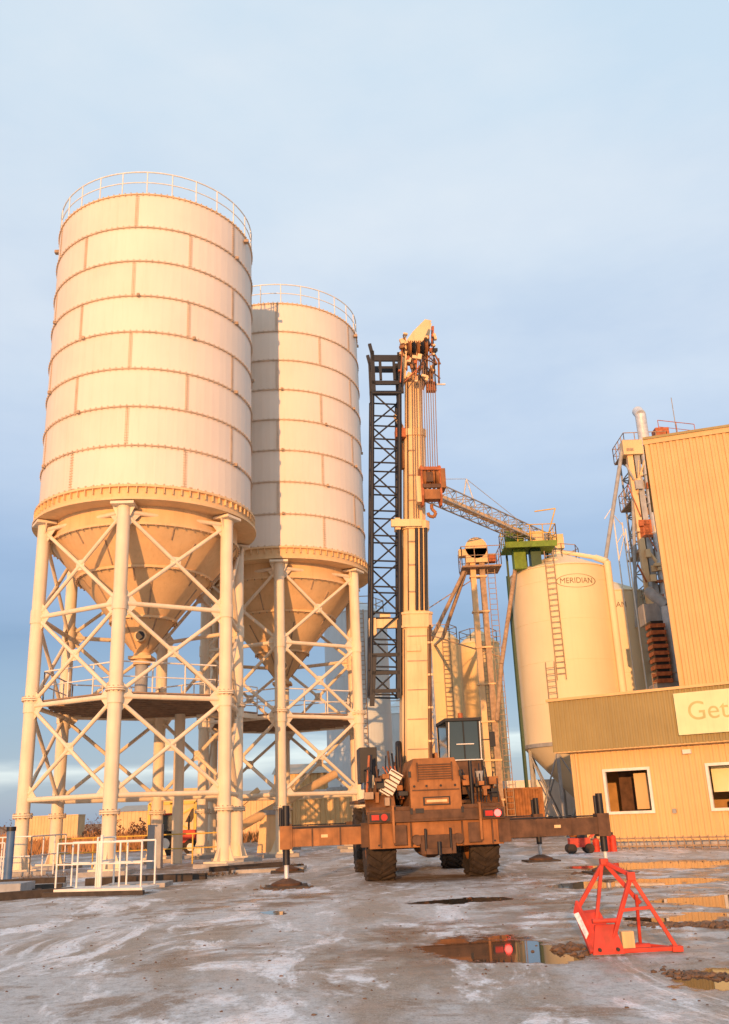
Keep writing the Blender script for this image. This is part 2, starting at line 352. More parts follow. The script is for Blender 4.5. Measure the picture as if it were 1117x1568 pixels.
b.cyl(C+dp*(br+.22)+V((0,0,15.0)),C+dp*(br-.5)+V((0,0,15.4)),.18,BIN,n=16);b.cyl(C+dp*(br-.5)+V((0,0,15.4)),C+dp*.4+V((0,0,16.2)),.13,BIN,n=16)
dg=V((math.cos(base-rad(86)),math.sin(base-rad(86)),0))
b.cyl(C+dg*(br+.1)+V((0,0,.2)),C+dg*(br+.1)+V((0,0,15)),.1,GRD,n=10)
b.rail([C+V((math.cos(a_)*1.3,math.sin(a_)*1.3,15.55)) for a_ in [rad(45*i) for i in range(8)]],RUSTY,h=.9,closed=True,r=.025)
b.rev(C+dl*1.9,[(.01,15.3),(.35,15.3),(.35,15.05)],BIN,16)
b.build('grain_bin')
b,_=gbin(15.9,60.1,2.95,14.6,15.9,4.7)
C2=V((15.9,60.1,0));vs,fs=text_geo('MERIDIAN',.5);b.add([C2+V((math.cos(-1.75+v.x*sx/2.85)*2.97,math.sin(-1.75+v.x*sx/2.85)*2.97,13.6+v.y)) for v in vs],fs,TXT)
b.build('grain_bin')
for x,y,r,ze,mm in((4.95,64,1.35,12.9,BINO),(7.9,66,1.5,12.9,BINO),(-.9,60,2.1,14.1,BIN2),(2.2,75,2,9,BIN2)):
    b,_=gbin(x,y,r,ze,ze+1.1,3,mm);
    b.rail([V((x+math.cos(rad(60*i))*r*.9,y+math.sin(rad(60*i))*r*.9,ze)) for i in range(6)],RUSTY,h=1,closed=True,r=.03)
    b.ladder(V((x+.3,y-r-.15,3)),V((x+.3,y-r-.15,ze)),(1,0,0),.5,RUSTY,r=.03)
    b.build('grain_bin')
# ---------------------------------------------------------------- conveyor + platform
b=B()
p=V((2.8,42.9,17.0));q=V((11.6,54.4,16.9))
b.truss(p,q,(1,-.7,0),.9,.75,16,.04,.022,GREYP)
b.bar(p+V((0,0,-.1)),q+V((0,0,-.1)),.4,.2,HOP)
d=(q-p).normalized();t=V((-d.y,d.x,0))
m=p.lerp(q,.32);mt_=m+V((0,0,1.7))
b.cyl(m+t*.45,mt_,.04,GALV,n=6);b.cyl(m-t*.45,mt_,.04,GALV,n=6)
b.cyl(mt_,p.lerp(q,0)+V((0,0,.4)),.02,GALV,n=5);b.cyl(mt_,p.lerp(q,.8)+V((0,0,.4)),.02,GALV,n=5)
b.truss(V((2.6,43,0)),V((2.6,43,16.6)),(1,0,0),.5,.5,14,.05,.025,GALV)
b.box(q+V((0,0,.1)),(1.1,1.3,.9),HOP)
b.build('conveyor_bridge')
b=B();P=V((9.6,52,0))
b.box(P+V((0,0,16.1)),(3.0,2.2,.12),GRN);b.bbox(8.1,11.1,50.86,50.9,15.9,16.25,GRN)
b.rail([P+V((-1.5,-1.1,16.15)),P+V((1.5,-1.1,16.15)),P+V((1.5,1.1,16.15)),P+V((-1.5,1.1,16.15))],YEL,h=1.1,closed=True,sp=.75,r=.03)
b.box(P+V((-.6,0,15.4)),(.7,.8,1.2),GRN);b.box(P+V((.35,0,15.3)),(.6,.8,1.4),GRD);b.box(P+V((-.8,0,16.9)),(1,.8,.8),GRN);b.box(P+V((.5,0,16.7)),(.8,.9,.7),HOP)
b.cyl(P+V((-.9,0,14.8)),V((7.1,49.6,9)),.12,RUSTY,n=12);b.cyl(V((7.1,49.6,9)),V((6.6,49.5,6)),.12,RUSTY,n=12)
b.cyl(P+V((1.3,0,17)),P+V((1.9,.2,18.6)),.04,YEL,n=6);b.cyl(P+V((1.9,.2,18.6)),P+V((.6,0,18.4)),.04,YEL,n=6)
b.bar(P+V((-1.15,1,0)),P+V((-1.15,1,16)),.12,.12,GRD)
for xx in(.0,1.3): b.bar(P+V((xx,1,14.9)),P+V((xx,1,16.05)),.12,.12,GRD)
b.build('elevator_platform')
def elevator(E,zt,s=1.0,w=.3,col=HOP):
    b=B();E=V(E)
    for dx,cc in((-.26,col),(.26,RUSTY)): b.bar(E+V((dx*s,0,.3)),E+V((dx*s,0,zt-1)),w*s,w*s*1.1,cc)
    for z in range(2,int(zt)-1,2): b.box(E+V((0,0,z)),(.95*s,.46*s,.09),col)
    b.rev(E+V((0,0,zt-.75)),[(.01,-.28),(.62*s,-.28),(.62*s,.28),(.01,.28)],col,24,Matrix.Rotation(rad(90),3,'X'))
    b.box(E+V((0,0,zt-1.2)),(1.25*s,.56,.8),col);b.box(E+V((-.75,0,zt-1.0)),(.5,.5,.4),col)
    b.box(E+V((0.2,.3,zt-1.9)),(2.2*s,1.8*s,.1),DECK)
    b.rail([E+V((.2+x*s,.3+y*s,zt-1.85)) for x,y in((-1.1,-.9),(1.1,-.9),(1.1,.9),(-1.1,.9))],RUSTY,closed=True,sp=.8,r=.025)
    b.box(E+V((.9*s,.3,zt-1.3)),(.4,.5,.4),HOOK)
    b.ladder(E+V((.75*s,-.1,.3)),E+V((.75*s,-.1,zt-1.9)),(1,0,0),.4,RUSTY,r=.022)
    return b
b=elevator((6.25,50,0),16.4)
E=V((6.25,50,0))
for q,r in((V((4.2,52,11)),.11),(V((3.4,51,10.6)),.11),(V((7.9,65,14.1)),.13),(V((4.95,63.5,14.1)),.12)):
    b.cyl(E+V((-.4,-.1,15)),q,r,RUSTY,n=10)
b.cyl(V((4.2,52,11)),V((4.5,63,12.5)),.1,HOP,n=10)
b.cyl(V((3.4,50,10.8)),V((7.3,50,9.4)),.04,RUSTY,n=6);b.cyl(V((3.2,51,12.4)),V((6.2,51,14.2)),.03,RUSTY,n=6)
b.build('bucket_elevator')
# right process tower
b=B();Tc=V((19.0,58,0))
b.truss(Tc,Tc+V((0,0,24)),(1,0,0),2.3,2.3,18,.07,.045,GREYP)
for z in(6,10,13.5,17,20.5,24):
    b.box(Tc+V((0,0,z)),(2.9,2.9,.1),DECK)
    b.rail([Tc+V((x,y,z+.05)) for x,y in((-1.45,-1.45),(1.45,-1.45),(1.45,1.45),(-1.45,1.45))],RUSTY if z>12 else HOOK,closed=True,sp=.7,r=.03)
b.cyl(Tc+V((-.2,-1.7,9)),Tc+V((-.2,-1.7,26.3)),.36,GALV,n=20)
b.cyl(Tc+V((-.2,-1.7,26.3)),Tc+V((-.2,-1.2,26.8)),.36,GALV,n=20)
for zz in range(10,26,2): b.rev(Tc+V((-.2,-1.7,zz)),[(.36,-.05),(.42,-.05),(.42,.05),(.36,.05)],GALV,20)
for dx in(-1.3,-.85): b.bar(Tc+V((dx,-1.6,2)),Tc+V((dx,-1.6,23.6)),.36,.4,HOP if dx<-1 else GREYP)
b.box(Tc+V((-1.1,-1.6,23.9)),(1.3,.8,1.0),HOP);b.box(Tc+V((1.2,-1,24.8)),(.9,.9,1.3),HOOK);b.box(Tc+V((2.2,-1,23.6)),(1.2,.9,.9),HOP)
b.box(Tc+V((.6,-1.5,15)),(1,.8,1.4),GREYP);b.box(Tc+V((-.9,-1.4,18.3)),(.9,.8,1.2),HOOK);b.cyl(Tc+V((.9,-1.6,17.4)),Tc+V((.9,-1.6,20)),.4,GALV,n=16)
b.cyl(Tc+V((.9,-1.6,17.4)),Tc+V((.9,-1.6,16.6)),.4,GALV,r2=.12,n=16)
b.cyl(Tc+V((-1.5,-1.5,24.6)),Tc+V((-4.2,-1.8,14.8)),.13,GREYP,n=12)
b.cyl(Tc+V((-1.4,-1.5,20.6)),Tc+V((-2.3,-1.5,12)),.11,GREYP,n=12)
b.cyl(Tc+V((1,-1.7,12.8)),Tc+V((-.8,-1.8,8)),.16,GREYP,n=12);b.cyl(Tc+V((-1,-1.7,16.8)),Tc+V((.8,-1.8,13.8)),.14,HOP,n=12)
for i in range(44):
    z=random.uniform(10,24);x=random.uniform(-1.7,1.5);b.box(Tc+V((x,-1.75-random.random()*.3,z)),(random.uniform(.15,.55),.3,random.uniform(.12,.6)),random.choice([HOOK,HOP,GREYP,RUSTY,BOOM,HOP]))
for i in range(14):
    z=random.uniform(9,22);x=random.uniform(-1.6,1.2);b.cyl(Tc+V((x,-1.9,z)),Tc+V((x+random.uniform(-.8,.8),-1.9,z+random.uniform(1,3))),random.uniform(.03,.08),random.choice([HOOK,HOP,GREYP,GALV]),n=8)
for k_,z in enumerate((10,13.5,17,20.5)):
    s_=1 if k_%2 else -1
    b.bar(Tc+V((-1.1*s_,-1.5,z)),Tc+V((1.1*s_,-1.5,z+3.4)),.06,.25,RUSTY);b.cyl(Tc+V((-1.1*s_,-1.6,z+1)),Tc+V((1.1*s_,-1.6,z+4.3)),.03,RUSTY,n=6)
b.cyl(Tc+V((2.3,-1,24)),Tc+V((2.3,-1,27.8)),.03,GREYP,n=6)
b.rail([Tc+V((1,-1.4,25)),Tc+V((3.4,-1.4,24.6))],HOOK,h=1)
b.ladder(Tc+V((1.3,-1.5,4)),Tc+V((1.3,-1.5,24)),(1,0,0),.5,RUSTY,r=.03)
b.build('process_tower')
b=B()
for x,y,h in((16.3,57,20.2),(17.0,57.6,19.2),(16.8,56.4,18.4)):
    b.cyl((x,y,0),(x,y,h),.045,WHT,n=6)
b.cyl((16.3,57,19.6),(17,57.6,19),.03,WHT,n=6);b.cyl((16.3,57,17.6),(17,57.6,18.5),.03,WHT,n=6);b.cyl((16.3,57,20.1),(15.7,57,19.3),.03,WHT,n=6);b.cyl((16.8,56.4,18.3),(16.3,57,16.5),.03,WHT,n=6)
b.build('vent_pipes')
b=B();P=V((15.3,48.5,0))
b.bbox(14.7,15.9,47.6,49,5,7.4,GREYP)
for i in range(9): b.box(P+V((-.15,-.6,7.5+i*.36)),(.8,.9,.2),HOOK);b.box(P+V((-.15,-.6,7.68+i*.36)),(.66,.75,.16),DARK)
b.cyl(P+V((.75,-.3,4)),P+V((.75,-.3,11.5)),.36,GALV,n=18);b.cyl(P+V((.75,-.3,11.5)),P+V((.1,.6,12.6)),.3,GREYP,n=18)
b.cyl(P+V((.1,-.9,6)),P+V((1.4,-.9,8)),.2,GREYP,n=14);b.bbox(14.6,16,47.5,49.1,0,5,GREYP)
b.rail([P+V((-.8,-1,6.9)),P+V((.9,-1,6.9))],RUSTY,h=1)
b.box(P+V((.2,.4,11.2)),(1.4,1,1.1),GREYP)
b.build('dust_collector')
# ---------------------------------------------------------------- annex building
u=V((.854,-.521,0)).normalized();n_=V((u.y,-u.x,0));P0=V((7.06,37,0));Q0=P0+u*.5-n_*.4;Lw=14
Mb=Matrix((u,-n_,V((0,0,1)))).transposed()
ea=empty('tan_office_building')
b=B()
ops=[(1.34,2.95,1.3,2.75),(5.15,6.75,1.3,2.75),(9.6,10.6,.1,2.3)]
corr(b,Q0,u,Lw,0.05,3.7,WALL,ops,p=.22,d=.035)
corr(b,Q0-n_*7,n_,7,0.05,3.7,WALL,p=.22,d=.035)
b.build('walls',ea)
b=B()
corr(b,P0,u,Lw,3.58,5.55,WALL2,p=.2,d=.04)
corr(b,P0-n_*7.4,n_,7.4,3.58,5.55,WALL2,p=.2,d=.04)
b.box(P0+u*(Lw/2)+n_*.02+V((0,0,5.58)),(Lw+.2,.18,.1),WALL,Mb)
b.box(P0-n_*3.7+V((0,0,5.58)),(.16,7.6,.1),WALL,Mb)
b.box(P0+u*(Lw/2+.02)-n_*.2+V((0,0,3.56)),(Lw,.42,.04),WALL,Mb)
b.build('parapet',ea)
b=B();b.box(P0+u*(Lw/2+.1)-n_*3.7+V((0,0,5.3)),(Lw-.1,7.2,.1),ROOFM,Mb);b.build('roof',ea)
b=B()
for s0,s1,z0,z1 in ops:
    c=Q0+u*((s0+s1)/2);wd=s1-s0
    for s_ in(s0-.05,s1+.05): b.box(Q0+u*s_+n_*.03+V((0,0,(z0+z1)/2)),(.1,.16,z1-z0+.2),WHT,Mb)
    for z in(z0-.05,z1+.05): b.box(c+n_*.03+V((0,0,z)),(wd,.155,.1),WHT,Mb)
b.build('window_frames',ea)
b=B()
b.box(Q0+u*7-n_*2.6+V((0,0,1.8)),(13.8,.05,3.4),INT,Mb)
b.box(Q0+u*2.5-n_*.5+V((0,0,2)),(.5,.05,1.3),WALL,Mb)
b.box(Q0+u*1.75-n_*1.6+V((0,0,1.9)),(.7,.5,1.9),CRD,Mb)
b.box(Q0+u*6.2-n_*1.2+V((0,0,1.2)),(.9,.5,1.0),YEL,Mb);b.box(Q0+u*5.7-n_*.6+V((0,0,2.3)),(1.2,.05,.9),SIGN,Mb)
b.build('interior',ea)
b=B();b.box(Q0+u*10.1-n_*.03+V((0,0,1.2)),(1,.04,2.2),WHT,Mb);b.build('door',ea)
b=B();b.box(P0+u*7.3+n_*.1+V((0,0,4.62)),(4.8,.1,1.5),SIGN,Mb)
vs,fs=text_geo('Get Going',.95)
mnx=min(v.x for v in vs)
o=P0+u*5.35+n_*.155+V((0,0,4.66));b.add([o+u*(v.x-mnx)+V((0,0,v.y)) for v in vs],fs,SGT)
b.build('sign_board',ea)
b=B();b.box(Q0+u*3.75+n_*.08+V((0,0,1.25)),(.12,.1,.16),GREYP,Mb);b.box(Q0+u*4.5+n_*.1+V((0,0,3.3)),(.3,.15,.15),WHT,Mb)
b.cyl(Q0+u*.25+n_*.08+V((0,0,.1)),Q0+u*.25+n_*.08+V((0,0,3.5)),.05,WALL,n=10);b.box(Q0+u*7+n_*.03+V((0,0,.12)),(13.9,.09,.2),CONC,Mb);b.build('wall_fittings',ea)
u2=V((.951,-.308,0)).normalized();n2_=V((u2.y,-u2.x,0));K=V((13.78,41,0));Mt=Matrix((u2,-n2_,V((0,0,1)))).transposed()
et=empty('tall_processing_building')
b=B();corr(b,K,u2,14,0,18.25,WALL3,p=.3,d=.05);corr(b,K-n2_*12,n2_,12,0,18.25,WALL3,p=.3,d=.05);b.build('walls',et)
b=B();b.box(K+u2*7-n2_*6+V((0,0,18.3)),(14.3,12.3,.12),WALL2,Mt);b.box(K+u2*7+n2_*.06+V((0,0,18.15)),(14.3,.08,.3),WALL3,Mt);b.box(K+u2*-.02+n2_*.03+V((0,0,9.1)),(.16,.1,18.1),WALL3,Mt);b.build('roof_trim',et)
# ---------------------------------------------------------------- mobile crane
r_=V((1,.09,0)).normalized();f_=V((-r_.y,r_.x,0));O=V((1.4,23.4,0))
MC=Matrix(((r_.x,f_.x,0,O.x),(r_.y,f_.y,0,O.y),(0,0,1,0),(0,0,0,1)))
ec=empty('mobile_crane',MC)
MY=Matrix.Rotation(rad(90),3,'Y')
b=B() # carrier
b.bbox(-.75,.75,.3,7.6,.85,1.5,CRD);b.bbox(-1.62,1.62,-.25,.35,.78,1.36,CRN);b.bbox(-1.62,1.62,5.9,6.5,.78,1.36,CRD)
b.bbox(-1.66,1.66,-.38,-.25,1.36,1.62,CRD);b.bbox(-.42,.42,-.42,-.25,.62,1.05,CRD);b.bbox(-1.6,1.6,-.2,2.2,1.62,1.72,CRD)
for s_ in(-1,1):
    b.bbox(min(s_*.95,s_*1.68),max(s_*.95,s_*1.68),.1,2.4,1.86,1.95,CRD)
    b.poly([(s_*.95,.1,1.95),(s_*1.68,.1,1.95),(s_*1.68,-.3,1.55),(s_*.95,-.3,1.55)],(0,.05,.05),CRN)
    b.bbox(min(s_*.95,s_*1.68),max(s_*.95,s_*1.68),3.8,6.0,1.86,1.95,CRD)
    b.cyl((s_*.5,-.42,.95),(s_*.5,-.25,.95),.12,CRD,n=14)
    b.bbox(s_*.9-.16,s_*.9+.16,-.40,-.38,.85,1.3,CRD)
    b.bbox(s_*1.05-.03,s_*1.05+.03,-.46,-.38,.9,1.75,CRN)
    b.cyl((s_*.3,-.44,.7),(s_*.3,-.44,1.2),.03,DARK,n=8)
    b.bbox(s_*.62-.02,s_*.62+.02,-.30,-.255,.8,1.34,CRD);b.bbox(s_*1.35-.02,s_*1.35+.02,-.30,-.255,.8,1.34,CRD)
for i in range(8): b.cyl((-1.4+i*.4,-.27,.86),(-1.4+i*.4,-.25,.86),.025,DARK,n=8)
b.cyl((-1.1,1.2,.9),(1.1,1.2,.9),.2,CRD,n=14);b.cyl((-1.1,4.9,.9),(1.1,4.9,.9),.2,CRD,n=14)
b.rev((0,1.2,.9),[(.01,-.4),(.42,-.25),(.42,.25),(.01,.4)],CRD,18,Matrix.Rotation(rad(90),3,'X'))
b.bbox(-.3,.3,-.5,-.42,.62,.75,CRD);b.cyl((0,-.55,.6),(0,-.55,.9),.05,DARK,n=10)
b.build('carrier',ec,bevel=.02)
b=B() # hood
hx0,hx1=-.60,.64
b.poly([(hx0,-.34,1.45),(hx1,-.34,1.45),(hx1,-.34,2.55),(hx1-.12,-.34,2.82),(hx0+.12,-.34,2.82),(hx0,-.34,2.55)],(0,2.1,0),CRN)
for i in range(7): b.bbox(-.38,.42,-.375,-.345,2.32+i*.055,2.35+i*.055,CRD)
b.bbox(-.42,-.39,-.385,-.345,2.28,2.72,CRD);b.bbox(.43,.46,-.385,-.345,2.28,2.72,CRD)
b.bbox(-.3,.36,-.37,-.345,1.72,1.92,DARK);b.bbox(-.26,.32,-.385,-.37,1.75,1.89,CRN);b.bbox(-.22,.28,-.39,-.385,1.79,1.85,BOOM)
b.bbox(-.55,.6,-.36,-.345,2.06,2.09,CRD);b.bbox(hx0-.02,hx1+.02,-.40,-.345,1.42,1.52,CRD)
for x in(-.5,-.2,.15,.5): b.cyl((x,-.37,2.17),(x,-.34,2.17),.03,DARK,n=8)
b.bbox(-.5,-.3,-.39,-.345,1.55,1.66,DARK)
for s_,x in((-1,hx0),(1,hx1)):
    for z in(1.6,2.45): b.box((x,-.36,z),(.06,.06,.14),DARK)
b.build('engine_hood',ec,bevel=.025)
b=B() # superstructure
b.cyl((0,3,1.5),(0,3,1.75),.8,CRD,n=28);b.bbox(-.95,.8,1.6,5.0,1.78,2.2,CRD)
for x in(-.55,.46): b.poly([(x,1.9,2.2),(x,3.6,2.2),(x,3.1,3.1),(x,2.3,3.1)],(.08,0,0),CRN)
b.bbox(-1.2,1.2,.9,1.55,1.95,2.5,CRD)
b.cyl((-1.35,1.1,2.15),(-.7,1.1,2.15),.28,CRD,n=18);b.cyl((-1.4,1.1,2.15),(-1.35,1.1,2.15),.38,BOOM,n=18);b.cyl((-.7,1.1,2.15),(-.65,1.1,2.15),.38,CRN,n=18)
b.bbox(-1.66,-1.2,1.5,2.6,2.35,3.25,DARK);b.bbox(-1.6,-.75,1.5,2.2,2.2,2.36,BLU)
Mr=Matrix.Rotation(rad(32),3,'Y')
b.box((-1.0,.15,2.28),(.34,.05,.62),WHT,Mr)
for i in range(6): b.box(V((-1.0,.11,2.28))+Mr@V((0,0,-.26+i*.105)),(.32,.03,.03),CRD,Mr)
rn=random.Random(5)
for i in range(9): b.cyl((-1.6+i*.11,.3+rn.random()*.4,1.9),(-1.5+i*.1+rn.uniform(-.1,.1),1.0,2.6+rn.random()*.5),rn.uniform(.015,.035),rn.choice([DARK,CRD,HOOK]),n=6)
for i in range(36):
    x=rn.choice([rn.uniform(-1.6,-.7),rn.uniform(.7,1.6)]);b.box((x,rn.uniform(-.2,.6),rn.uniform(1.75,2.5 if x<0 else 2.35)),(rn.uniform(.06,.26),.15,rn.uniform(.05,.25)),rn.choice([DARK,CRD,CRN,CRD,RUSTY,CRN]))
for i in range(8): 
    x=rn.uniform(.7,1.5);b.cyl((x,-.1,1.7),(x+rn.uniform(-.2,.2),.3,2.2+rn.random()*.5),.02,DARK,n=6)
for i in range(4): b.cyl((-.7,.2+.1*i,1.9),(-.85-.1*i,.6,2.7),.02,HOOK,n=6)
b.bbox(.75,1.5,.2,1.4,1.95,2.35,CRD);b.cyl((.95,-.1,1.7),(.95,-.1,2.75),.05,DARK,n=8);b.cyl((1.25,.3,1.9),(1.25,.3,2.5),.12,GREYP,n=12)
b.ladder((1.45,-.1,1.0),(1.45,-.1,2.3),(1,0,0),.3,DARK,r=.02)
b.cyl((-.72,.9,2.2),(-.72,.9,3.2),.05,DARK,n=8)
b.rail([(-1.55,.1,1.97),(-1.55,1.5,1.97)],DARK,h=.7,r=.018)
b.cyl((-.62,1.6,2.4),(-.5,2.5,3.4),.09,DARK,n=10)
b.build('superstructure',ec,bevel=.015)
b=B() # cab
cx0,cx1,cy0,cy1,cz0,cz1=.82,1.78,2.3,3.9,2.1,3.92
for x in(cx0,cx1-.07):
    for y in(cy0,cy1-.07): b.bbox(x,x+.07,y,y+.07,cz0,cz1,DARK)
b.bbox(cx0-.03,cx1+.03,cy0-.03,cy1+.03,cz1,cz1+.09,DARK);b.bbox(cx0,cx1,cy0,cy1,cz0-.1,cz0+.75,CRD)
b.bbox(cx0+.07,cx1-.07,cy0+.02,cy0+.04,cz0+.75,cz1,GLS);b.bbox(cx0+.02,cx0+.04,cy0+.07,cy1-.07,cz0+.75,cz1,GLS);b.bbox(cx1-.04,cx1-.02,cy0+.07,cy1-.07,cz0+.75,cz1,GLS)
for a_,c_ in(((cx0+.02,cy0-.03,cz0+.78),(cx0+.08,cy0-.03,cz1-.02)),((cx1-.04,cy0-.03,cz0+.78),(cx1-.02,cy0-.03,cz1-.02)),((cx0,cy0-.03,cz0+.78),(cx1,cy0-.03,cz0+.78)),((cx0+.25,cy0-.02,cz0+1.2),(cx0+.75,cy0-.02,cz0+1.2))): b.bar(a_,c_,.03,.03,WHT)
b.bar((cx0+.48,cy0-.01,cz0+.78),(cx0+.48,cy0-.01,cz1),.03,.02,DARK)
b.bbox(cx0+.25,cx0+.65,cy0+.5,cy0+.7,cz0+.7,cz0+1.4,DARK);b.cyl((1.3,2.6,cz1+.09),(1.3,2.6,cz1+.25),.07,HOOK,n=12)
b.bar((cx1,cy0,3.4),(cx1+.3,cy0-.1,3.4),.03,.03,DARK);b.bbox(cx1+.2,cx1+.36,cy0-.15,cy0-.11,3.2,3.6,DARK)
b.build('operator_cab',ec,bevel=.012)
b=B() # outriggers
for yy,zz in((0.05,1.1),(6.2,1.1)):
    for s_ in(-1,1):
        ext=3.6 if s_<0 else 4.12
        x0,x1=(s_*1.62,s_*(ext-.05))
        y2=yy+(.14 if s_<0 else -.14)
        b.bbox(min(x0,x1),max(x0,x1),y2-.14,y2+.14,zz-.2,zz+.2,CRN if (yy<1 and s_<0) else CRD)
        b.bbox(min(s_*1.5,s_*1.8),max(s_*1.5,s_*1.8),y2-.19,y2+.19,zz-.28,zz+.28,CRD)
        xj=s_*ext
        b.bbox(xj-.15,xj+.15,y2-.17,y2+.17,zz-.25,zz+.28,CRN if (yy<1 and s_<0) else CRD)
        b.cyl((xj,y2,.5),(xj,y2,zz+.75),.085,DARK,n=14);b.cyl((xj-.13,y2-.05,zz+.28),(xj-.13,y2-.05,zz+.7),.04,DARK,n=8)
        b.cyl((xj,y2,.12),(xj,y2,.6),.055,GALV,n=12)
        b.rev((xj,y2,0),[(.01,.2),(.1,.2),(.36,.1),(.36,.05),(.01,.05)],CRD,24)
        b.box((xj,y2,.025),(1.0,.9,.05),TIM)
        for k_ in(.35,.7): b.bbox(x0+(x1-x0)*k_-.02,x0+(x1-x0)*k_+.02,y2-.15,y2+.15,zz-.21,zz+.21,CRD)
        b.box((x0+(x1-x0)*.55,y2-.145,zz+.02),(.16,.01,.07),BOOM);b.cyl((x0,y2-.1,zz+.23),(x1,y2-.1,zz+.23),.02,DARK,n=6)
b.build('outriggers',ec,bevel=.015)
b=B() # tyres
for x in(-1.28,1.28):
    for y in(1.2,4.9):
        c=V((x,y,.86))
        b.rev(c,[(.45,-.30),(.62,-.37),(.78,-.36),(.84,-.28),(.855,0),(.84,.28),(.78,.36),(.62,.37),(.45,.30)],RUB,40,MY)
        b.rev(c,[(.01,-.2),(.4,-.22),(.46,-.31),(.46,.31),(.4,.22),(.01,.2)],CRN,24,MY)
        b.rev(c,[(.01,-.33),(.16,-.33),(.18,-.2)],CRD,16,MY);b.rev(c,[(.01,.33),(.16,.33),(.18,.2)],CRD,16,MY)
        for i in range(22):
            for s_ in(-1,1):
                a=2*math.pi*(i+.5*(s_>0))/22
                Mx=Matrix.Rotation(a,3,'X')@Matrix.Rotation(s_*rad(35),3,'Z')
                b.box(c+Matrix.Rotation(a,3,'X')@V((s_*.18,0,.855)),(.40,.085,.07),RUB,Mx)
b.build('wheels',ec)
b=B()
for x,mm in((-1.37,REDD),(1.37,REDL)):
    b.bbox(x-.24,x+.24,-.44,-.38,1.4,1.58,DARK);b.bbox(x-.2,x-.02,-.46,-.44,1.43,1.55,REDD)
    b.cyl((x+.1,-.45,1.49),(x+.1,-.49,1.49),.08,mm,n=16)
b.build('tail_lights',ec)
BM=empty('boom_assembly');BM.parent=ec
def bp(x,y,z): return V((-.03+.05*(z-2.9)+x,2.62+y,z))
b=B()
def sec(wd,dp,z0,z1,mt,ch=.12):
    a=[(-wd/2+ch,-dp/2),(wd/2-ch,-dp/2),(wd/2,-dp/2+ch),(wd/2,dp/2-ch),(wd/2-ch,dp/2),(-wd/2+ch,dp/2),(-wd/2,dp/2-ch),(-wd/2,-dp/2+ch)]
    vs=[bp(x,y,z) for z in(z0,z1) for x,y in a]
    b.add(vs,[(i,(i+1)%8,8+(i+1)%8,8+i) for i in range(8)]+[tuple(range(7,-1,-1)),tuple(range(8,16))],mt)
sec(.82,.92,2.5,6.75,BOOM);sec(.94,1.02,6.55,6.62,BOOM);sec(.9,.98,6.62,6.93,BOOM);sec(.94,1.02,6.93,7.0,BOOM);sec(.72,.82,7.0,9.6,BOOM);sec(.82,.9,9.5,9.75,BOOM)
sec(.62,.72,9.75,12.6,BOOM);sec(.70,.8,12.5,12.72,BOOM);sec(.52,.62,12.72,14.6,BOOM)
for z in(3.2,4.0,4.8,5.6,6.3): b.box(bp(0,-.465,z),(.56,.012,.03),RUSTY)
for z in(7.6,8.4,9.1,10.4,11.2,12.0): b.box(bp(-.12,-.42 if z<9.6 else -.37,z),(.2,.03,.04),RUSTY)
for s_ in(-.37,.3): b.cyl(bp(s_,-.47,2.7),bp(s_,-.47,6.5),.014,CRD,n=5)
b.cyl(bp(-.6,0,2.75),bp(.6,0,2.75),.16,CRD,n=18)
b.box(bp(-.65,-.2,6.72),(1.15,.16,.26),BOOM);b.box(bp(-1.25,-.2,6.62),(.2,.3,.5),BOOM);b.box(bp(-.3,-.47,9.65),(.9,.12,.22),BOOM);b.box(bp(-.55,-.3,9.65),(.16,.3,.36),BOOM);b.box(bp(-.9,-.3,6.95),(.3,.1,.12),BOOM)
for x in(.0,.14,.27): b.cyl(bp(x,-.46,7.05),bp(x,-.46,9.5),.045,DARK,n=8)
b.cyl(bp(-.24,-.42,7.05),bp(-.24,-.36,14.4),.02,CRD,n=6)
b.cyl(bp(.36,-.5,2.9),bp(.36,-.5,6.6),.035,CRD,n=8)
for z in(3.4,4.3,5.2,6.1): b.box(bp(.36,-.5,z),(.14,.06,.06),BOOM)
b.box(bp(-.1,-.49,5.95),(.4,.03,.16),BOOM)
b.bar(bp(-.36,0,12.9),bp(-.62,-.1,13.3),.1,.1,BOOM);b.box(bp(-.45,-.2,12.6),(.3,.35,.3),HOOK);b.box(bp(-.42,-.1,11.9),(.16,.2,.8),CRN)
for k_ in range(6): b.cyl(bp(-.38,-.3+.1*k_,12.4),bp(-.5,-.3+.05*k_,14.2),.015,DARK,n=5)
b.build('telescopic_boom',BM,bevel=.012)
b=B() # boom head
for x in(-.34,.0,.34): b.poly([bp(x,-.4,14.4),bp(x,.4,14.4),bp(x,.55,15.6),bp(x,.1,16.1),bp(x,-.55,15.8),bp(x,-.65,15.0)],(.05,0,0),BOOM if x<.1 else CRN)
b.poly([bp(-.35,-.66,15.5),bp(.2,-.66,15.5),bp(.5,-.66,16.3),bp(.3,-.66,16.35),bp(-.1,-.66,15.9)],(0,.06,0),BOOM);b.bar(bp(.42,-.1,15.9),bp(.52,-.1,16.5),.12,.14,BOOM);b.bar(bp(.6,-.1,15.7),bp(.62,-.1,16.4),.08,.1,HOOK)
for i in range(5): b.rev(bp(-.2+i*.13,-.5,15.35),[(.05,-.045),(.3,-.045),(.25,0),(.3,.045),(.05,.045)],DARK if i%2 else CRN,20,MY)
for i in range(4): b.rev(bp(.1+i*.12,.1,15.95),[(.05,-.04),(.26,-.04),(.22,0),(.26,.04),(.05,.04)],CRN,20,MY)
b.cyl(bp(-.45,-.5,15.35),bp(.7,-.5,15.35),.06,DARK,n=10)
